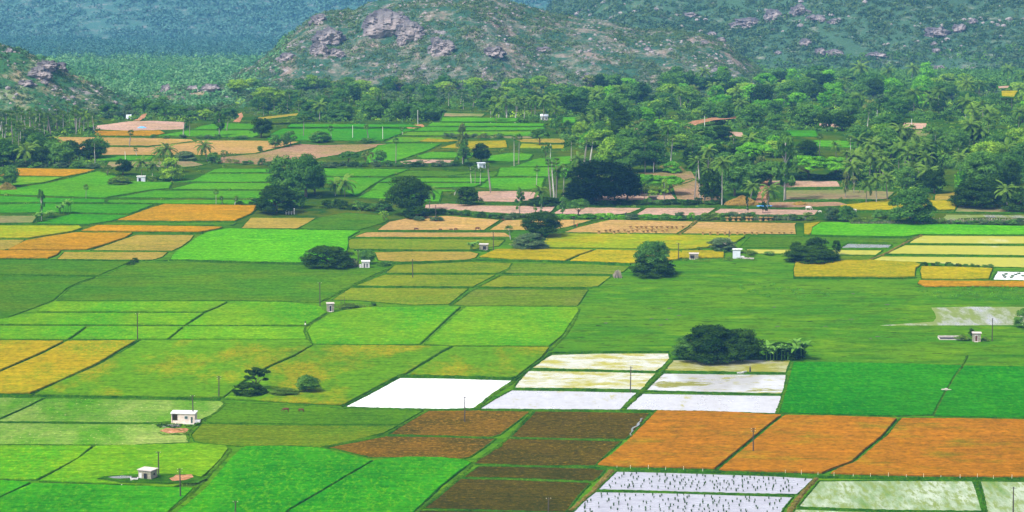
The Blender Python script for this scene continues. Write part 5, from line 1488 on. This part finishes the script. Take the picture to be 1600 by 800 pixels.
# ------------------------------------------------------------------ seedlings, straw, plumes
rng = np.random.default_rng(8); V = []
for k in range(16):
    th = rng.uniform(0, 6.28); r_0 = .16 * rng.random(); hh = rng.uniform(.7, 1.15); d = np.array([math.cos(th), math.sin(th), 0]); s_ = np.array([-math.sin(th), math.cos(th), 0]) * .09
    b0 = d * r_0; V.append([b0 - s_, b0 + s_, b0 + d * .22 + s_ * .5 + [0, 0, hh], b0 + d * .22 - s_ * .5 + [0, 0, hh]])
sm = quad_mesh('seedlings', np.array(V), rng.random(16), 'leaf_seedling')
def seedlings(poly, n_, seed, group, label):
    r = random.Random(seed); P_ = poly_world(poly); xs = [p[0] for p in P_]; ys = [p[1] for p in P_]; got = []; k = 0
    while len(got) < n_ and k < 9000:
        k += 1; x, y = r.uniform(min(xs), max(xs)), r.uniform(min(ys), max(ys))
        if not in_poly(x, y, P_) or any((x - a) ** 2 + (y - b_) ** 2 < 2.2 for a, b_ in got): continue
        got.append((x, y)); o = link('seedling_bundle', sm); o.location = (x, y, .05); o.rotation_euler = (0, 0, r.uniform(0, 6)); q = r.uniform(.5, .85); o.scale = (q, q, q * r.uniform(.8, 1.25)); tag(o, label, 'seedlings', group)
seedlings('972 740 1050 742 1200 747 1262 750 1240 770 1150 769 1050 766 945 763', 149, 1, 'rice seedling bundles in the upper seedling paddy', 'dark green bundle of rice seedlings in the upper pale seedling paddy')
seedlings('940 772 1050 774 1232 780 1215 798 1200 806 905 806 915 785', 140, 2, 'rice seedling bundles in the lower seedling paddy', 'dark green bundle of rice seedlings in the lower pale seedling paddy')
wr = 0
for (x, y) in [(1568, 431), (1572, 429), (1570, 434), (1582, 432), (1587, 430), (1592, 428.5), (1580, 434.5), (1598, 432), (1604, 429.5), (1611, 433)]:
    o = link('seedling_bundle', sm); o.location = at(x, y); o.scale = (2.6, 2.6, .7); tag(o, 'olive tuft in the small white paddy beside the golden plots', 'seedlings', 'tufts in the small white paddy')

mb = MB(); 
for k in range(18):
    a = k * 2.4; r0 = .28 * ((k % 5) / 5 + .3)
    mb.tube([(math.cos(a) * r0 * 1.6, math.sin(a) * r0 * 1.6, 0), (math.cos(a) * r0 * .5, math.sin(a) * r0 * .5, .62), (math.cos(a + .3) * r0 * 2.3, math.sin(a + .3) * r0 * 2.3, 1.15)], [.13, .09, .13], 5)
shf = mb.mesh('sheaf'); shf.materials.append(MATS['straw'])
def sheaf(x, y, label, group, s_=1.0):
    o = link('straw_sheaf', shf); o.location = at(x, y); o.scale = (s_, s_, s_ * .9); o.rotation_euler = (0, 0, x); tag(o, label, 'straw sheaf', group)
for i in range(11): sheaf(985 + i * 8.0 + (i * 5) % 3, 358 + (i % 2) * .4, 'straw sheaf in the upper row on the tan stubble right of the dark tree', 'upper row of sheaves', 1.5)
for i in range(15): sheaf(936 + i * 7.4 + (i * 7) % 4, 365 - (i % 3) * 1.1, 'straw sheaf in the lower row on the tan stubble right of the dark tree', 'lower row of sheaves', 1.4)
for i in range(14): sheaf(1098 + i * 10.6 + (i * 5) % 4, 366.3, 'straw sheaf along the bottom edge of the second tan stubble', 'sheaves at the stubble edge', 1.1)
for x in (1136, 1146, 1154, 1167, 1173, 1189, 1197, 1204): sheaf(x, 345.2, 'pale straw sheaf at the foot of the hedge by the white cows', 'sheaves under the hedge', 1.7)
def heap(name, x, y, wpx, hpx, mat, label, cat, seed):
    X, Y = G(x, y); s_ = scale_at(Y); rr = random.Random(seed); W = wpx / s_ / 2; H = hpx / s_; vs = []; fs = []; m_, n_ = 7, 22
    for i in range(m_ + 1):
        for k in range(n_):
            a = 2 * math.pi * k / n_; r0 = 1 - (i / m_) ** 1.3 * .96; q = 1 + rr.uniform(-.1, .1)
            vs.append((X + W * r0 * math.cos(a) * q, Y + 2.2 + 2.6 * r0 * math.sin(a) * q, H * (i / m_) ** .7 * (1 + .18 * math.sin(a * 3 + seed)) + rr.uniform(-.1, .1)))
    for i in range(m_):
        for k in range(n_): fs.append((i * n_ + k, i * n_ + (k + 1) % n_, (i + 1) * n_ + (k + 1) % n_, (i + 1) * n_ + k))
    fs.append(tuple(range(m_ * n_, (m_ + 1) * n_)))
    o = MB().add(vs, fs).build(name, mat); tag(o, label, cat)
heap('straw_heap', 1160, 321, 54, 13, 'straw_old', 'long old straw heap between the curved palm and the short coconut', 'heap', 3)
heap('straw_heap', 1251, 321, 26, 5, 'straw_old', 'low rubble of straw on the grey-green plot beside the pale sheet', 'heap', 5)
heap('earth_mound', 9, 298, 34, 11, 'bank_soil', 'brown earth mound under the tree at the end of the amber strip', 'mound', 7)
def plume(x, y, wpx, hpx, mat, label, n_=260, name='grass_plume'):
    X, Y = G(x, y); s_ = scale_at(Y); W = wpx / s_ / 2; H = hpx / s_; rg = np.random.default_rng(int(x))
    b0 = np.stack([rg.uniform(-W, W, n_), rg.uniform(-1.2, 1.2, n_), np.zeros(n_)], 1); hh = H * rg.uniform(.35, 1.05, n_) * np.sqrt(np.clip(1.05 - (b0[:, 0] / W) ** 2, .1, 1)) if wpx < 60 else H * rg.uniform(.5, 1.05, n_); th = rg.uniform(0, 6.28, n_)
    sd_ = np.stack([np.cos(th), np.sin(th), 0 * th], 1) * .10; tp = b0 + np.stack([rg.uniform(-.4, .4, n_), rg.uniform(-.4, .4, n_), hh], 1)
    o = link(name, quad_mesh('blades', np.stack([b0 - sd_, b0 + sd_, tp + sd_ * 1.6, tp - sd_ * 1.6], 1), rg.random(n_), mat)); o.location = (X, Y, 0); tag(o, label, 'grass')
plume(965, 434, 13, 12, 'leaf_plume', 'pinkish grass plume on the bund left of the big rounded tree', 110)
plume(1136, 384, 22, 13, 'leaf_plume', 'white feathery plumes above the hedge by the pump house', 90)
plume(544, 417, 34, 14, 'leaf_reed', 'dry reeds between the wide dark bush and the white hut', 420)
plume(1390, 351, 120, 5, 'leaf_reed', 'reeds along the stream below the golden plot', 900)
plume(1540, 350, 130, 6, 'leaf_reed', 'reeds along the stream at the far end of the bright field', 1000)
plume(1220, 344, 90, 6, 'leaf_reed', 'reeds in the hedge below the white cows', 600)
plume(1512, 345, 150, 4, 'leaf_plume', 'white tufts in the wet strip beside the muddy water', 160)

# weedy islands round the pump huts
def weeds(pts, n_, rlo, rhi, mat, seed):
    r = random.Random(seed); P_ = poly_world(pts); xs = [p[0] for p in P_]; ys = [p[1] for p in P_]; q = []; rr_ = []
    while len(q) < n_:
        x, y = r.uniform(min(xs), max(xs)), r.uniform(min(ys), max(ys))
        if in_poly(x, y, P_): q.append((x, y, .05)); rr_.append(r.uniform(rlo, rhi))
    clump_mass('weeds', q, rr_, 26, .22, mat, .8, seed)
patch('mud', 'bank_weeds', '150 751 175 746 230 744 290 744 325 750 310 758 255 759.5 190 757', .70)
patch('puddle', 'water_grey', '170 749.5 190 747.5 206 748 204 751 176 751.5', .76)
patch('bare_sand', 'sand_pink', '264 751 275 746 300 745 304 749 290 754 268 755.5', .76)
patch('bare_sand', 'sand_pink', '249 674 260 669.5 290 670 298 672.5 290 676.5 262 678', .22)
patch('puddle', 'water_grey', '252 666 270 663.5 285 664.5 280 667 256 668', .22)
patch('muddy_water', 'water_grey', '986 684 989 674 999 666 1004 657 1002 657 996 666 987 673 984 684', .72)
weeds('150 752 200 758 300 760 325 753 320 749 300 757 200 756.5 160 750', 160, .3, .8, 'leaf_weed', 5)
weeds('160 749 230 743 320 747 320 751 290 745 230 745 175 751', 120, .3, .8, 'leaf_dark', 6)
weeds('240 664 262 662 300 664 312 660 314 664 298 668 250 669', 60, .3, .7, 'leaf_dark', 7)
weeds('248 677 262 679.5 292 678 300 672 303 676 290 681 255 681', 40, .3, .6, 'leaf_weed', 8)
weeds('520 479 560 476 600 479 570 482 530 484', 70, .3, .8, 'leaf_weed', 9)
weeds('1050 402 1100 401 1180 399 1180 408 1050 409', 90, .4, 1.0, 'leaf_weed', 10)
weeds('1150 440 1260 448 1300 462 1210 468 1150 452', 60, .5, 1.3, 'leaf_grass', 11)
weeds('1420 452 1560 448 1760 450 1760 470 1560 472 1440 464', 200, .5, 1.4, 'leaf_grass', 12)
weeds('1255 412 1330 412 1330 406 1255 404', 60, .4, 1.0, 'leaf_weed', 13)

# ------------------------------------------------------------------ cattle and people
def skin_mesh(name, joints, bones, mat, sub=1):
    me = bpy.data.meshes.new('tmp'); me.from_pydata([j[0] for j in joints], bones, []); ob = bpy.data.objects.new('tmp', me); C.objects.link(ob)
    m1 = ob.modifiers.new('s', 'SKIN'); m2 = ob.modifiers.new('u', 'SUBSURF'); m2.levels = sub
    for i, j in enumerate(joints): sv = me.skin_vertices[0].data[i]; sv.radius = (j[1], j[1]) if not hasattr(j[1], '__len__') else j[1]; sv.use_root = i == 0
    dg = bpy.context.evaluated_depsgraph_get(); out = bpy.data.meshes.new_from_object(ob.evaluated_get(dg)); bpy.data.objects.remove(ob)
    out.name = name; out.polygons.foreach_set('use_smooth', [True] * len(out.polygons)); out.materials.clear(); out.materials.append(MATS[mat]); return out
def cow_mesh(mat):
    J = [((0, 0, 1.05), (.34, .36)), ((.55, 0, 1.07), (.30, .38)), ((-.55, 0, 1.05), (.30, .32)), ((-.78, 0, 1.12), .20),
         ((.85, 0, 1.12), .20), ((1.15, 0, .78), .14), ((1.30, 0, .42), .12), ((1.36, 0, .22), .08),
         ((.62, .20, .75), .13), ((.60, .22, .38), .07), ((.62, .22, .02), .06), ((.55, -.20, .75), .13), ((.66, -.22, .38), .07), ((.58, -.22, .02), .06),
         ((-.60, .20, .78), .17), ((-.52, .22, .62), .12), ((-.70, .22, .40), .07), ((-.66, .22, .02), .06), ((-.64, -.20, .78), .17), ((-.60, -.22, .62), .12), ((-.80, -.22, .40), .07), ((-.78, -.22, .02), .06),
         ((-.92, 0, .95), .05), ((-.97, 0, .45), .03)]
    B = [(0, 1), (0, 2), (2, 3), (1, 4), (4, 5), (5, 6), (6, 7), (1, 8), (8, 9), (9, 10), (1, 11), (11, 12), (12, 13), (2, 14), (14, 15), (15, 16), (16, 17), (2, 18), (18, 19), (19, 20), (20, 21), (3, 22), (22, 23)]
    return skin_mesh('body', J, B, mat)
CB, CW = cow_mesh('hide_brown'), cow_mesh('hide_white')
hn = MB().tube([(1.24, .08, .52), (1.20, .2, .66), (1.12, .22, .82)], [.035, .028, .01], 5).tube([(1.24, -.08, .52), (1.20, -.2, .66), (1.12, -.22, .82)], [.035, .028, .01], 5).mesh('horns'); hn.materials.append(MATS['horn'])
def cow(x, y, wpx, flip, me, label, group):
    X, Y = G(x, y); s_ = wpx / scale_at(Y) / 2.3
    o = empty('cow', (X, Y, .1), (math.pi if flip else 0) + R((int(x) * 13) % 30 - 15), s_); link('body', me, o); link('horns', hn, o); tag(o, label, 'cow', group)
cow(447, 644.5, 12, True, CB, 'brown cow grazing in the olive pasture, larger of two', 'brown cows in the olive pasture')
cow(471, 644.5, 10, True, CB, 'brown cow grazing in the olive pasture, nearer the white paddy', 'brown cows in the olive pasture')
cow(650, 361, 8, False, CB, 'brown cow grazing on the tan stubble, leftmost of its line', 'brown cows on the stubble')
cow(688.5, 361, 6, True, CB, 'brown cow on the tan stubble, second of its line', 'brown cows on the stubble')
cow(705, 361, 6, True, CB, 'brown cow on the tan stubble, third of its line', 'brown cows on the stubble')
cow(712, 361, 7, False, CB, 'brown cow on the tan stubble, fourth of its line', 'brown cows on the stubble')
cow(746, 360.5, 9, False, CB, 'brown cow on the tan stubble, rightmost of its line', 'brown cows on the stubble')
cow(786, 346, 6, False, CB, 'brown cow at the top corner of the tan stubble', 'brown cows on the stubble')
cow(1263, 329, 11, False, CW, 'white cow grazing on the rose stubble, largest of three', 'white cows by the hedge')
cow(1281.5, 333, 6, True, CW, 'white cow facing away between the other two', 'white cows by the hedge')
cow(1335, 332, 9, True, CW, 'white cow below the golden plot, rightmost of three', 'white cows by the hedge')
def person(x, y, hpx, label, top, low, bend=0.0, rz=0.0):
    X, Y = G(x, y); s_ = hpx / scale_at(Y) / 1.68; b = bend
    o = empty('person', (X, Y, .1), rz, s_)
    sx = math.sin(b) * .55; cz = math.cos(b) * .55; nx, nz = sx * 1.15, .92 + cz * 1.05
    J = [((0, 0, .92), (.15, .11)), ((sx * .5, 0, .92 + cz * .5), (.14, .10)), ((sx, 0, .92 + cz), (.17, .10)), ((nx, 0, nz), .055), ((nx + math.sin(b) * .14, 0, nz + math.cos(b) * .12), (.085, .095)), ((nx + math.sin(b) * .26, 0, nz + math.cos(b) * .22), .075),
         ((.02, .10, .80), .09), ((.06, .12, .46), .06), ((0, .13, .06), .04), ((.12, .13, .03), .035), ((.02, -.10, .80), .09), ((.0, -.12, .46), .06), ((-.08, -.13, .06), .04), ((.04, -.13, .03), .035),
         ((sx, .20, .90 + cz), .05), ((sx + .06, .25, .66 + cz), .038), ((sx + .2, .22, .45 + cz), .03), ((sx, -.20, .90 + cz), .05), ((sx + .05, -.25, .66 + cz), .038), ((sx + .2, -.22, .45 + cz), .03)]
    B = [(0, 1), (1, 2), (2, 3), (3, 4), (4, 5), (0, 6), (6, 7), (7, 8), (8, 9), (0, 10), (10, 11), (11, 12), (12, 13), (2, 14), (14, 15), (15, 16), (2, 17), (17, 18), (18, 19)]
    link('body', skin_mesh('body', J, B, 'skin'), o)
    MB().tube([(0, 0, .90), (sx * .5, 0, .92 + cz * .5), (sx, 0, .94 + cz)], [.19, .18, .20], 10).build('shirt', top, o)
    MB().tube([(0, 0, .96), (.02, 0, .7), (.02, 0, .36)], [.20, .22, .24], 10).build('wrap', low, o)
    MB().ball((nx + math.sin(b) * .18 - .02, 0, nz + math.cos(b) * .22), (.105, .10, .085)).build('hair', 'hair', o)
    tag(o, label, 'person')
person(477, 509.5, 8, 'person in a dark shirt and white wrap walking on the bund in green rice', 'cloth_dark', 'cloth_white')
person(1172, 583, 10, 'person in dark clothes standing on the bund of the flooded paddies', 'cloth_dark', 'cloth_dark')
person(977, 339, 8, 'person in dark clothes bending on the rose stubble', 'cloth_dark', 'cloth_dark', .6)
person(901.5, 355, 6, 'person in red on the stubble beside a thin pole', 'cloth_red', 'cloth_red', .3)
# heap of white nets or birds on the bund next to the standing figure
o = tag(empty('bund_outlet', at(1157, 584)), 'white crumbling water outlet in the bund left of the standing person', 'outlet')
MB().box((0, 0, .4), (2.4, .5, .5), .3).build('lip', 'plaster_white', o); MB().box((1.4, .6, .6), (1.8, .4, .4), .7).build('spout', 'plaster_white', o)
# tyre-like ruts and small pools in the pasture are worn ground
for i, (x, y, w_) in enumerate([(1018, 498, 9), (1033, 508, 8), (1046, 482, 7), (1061, 493, 7), (947, 505, 7), (1042, 499, 6), (1333, 459, 8), (1330, 499, 9), (1386, 476, 8), (1372, 526, 10), (1360, 529, 6), (1215, 510, 8), (1210, 480, 8), (1290, 510, 7), (460, 660, 12), (610, 482, 6), (1432, 508, 6)]):
    dx = w_ / 2; patch('worn_ground', 'mud_dark', f'{x-dx} {y} {x-dx*.3} {y-.7} {x+dx*.6} {y-.6} {x+dx} {y+.1} {x+dx*.3} {y+.8} {x-dx*.6} {y+.7}', .07)
# ------------------------------------------------------------------ haze
hz = MB().box((0, 4400, 120), (10800, 10400, 700)).build('haze', None)
m, t = newmat('haze_air'); n = N(t)
pv = n('ShaderNodeVolumePrincipled'); pv.inputs['Color'].default_value = (*HAZE_COLOR, 1); pv.inputs['Density'].default_value = HAZE_DENSITY
pv.inputs['Anisotropy'].default_value = 0.0
o_ = n('ShaderNodeOutputMaterial'); n.l(pv.outputs[0], o_.inputs['Volume']); hz.data.materials.append(m)
tag(hz, kind='stuff')
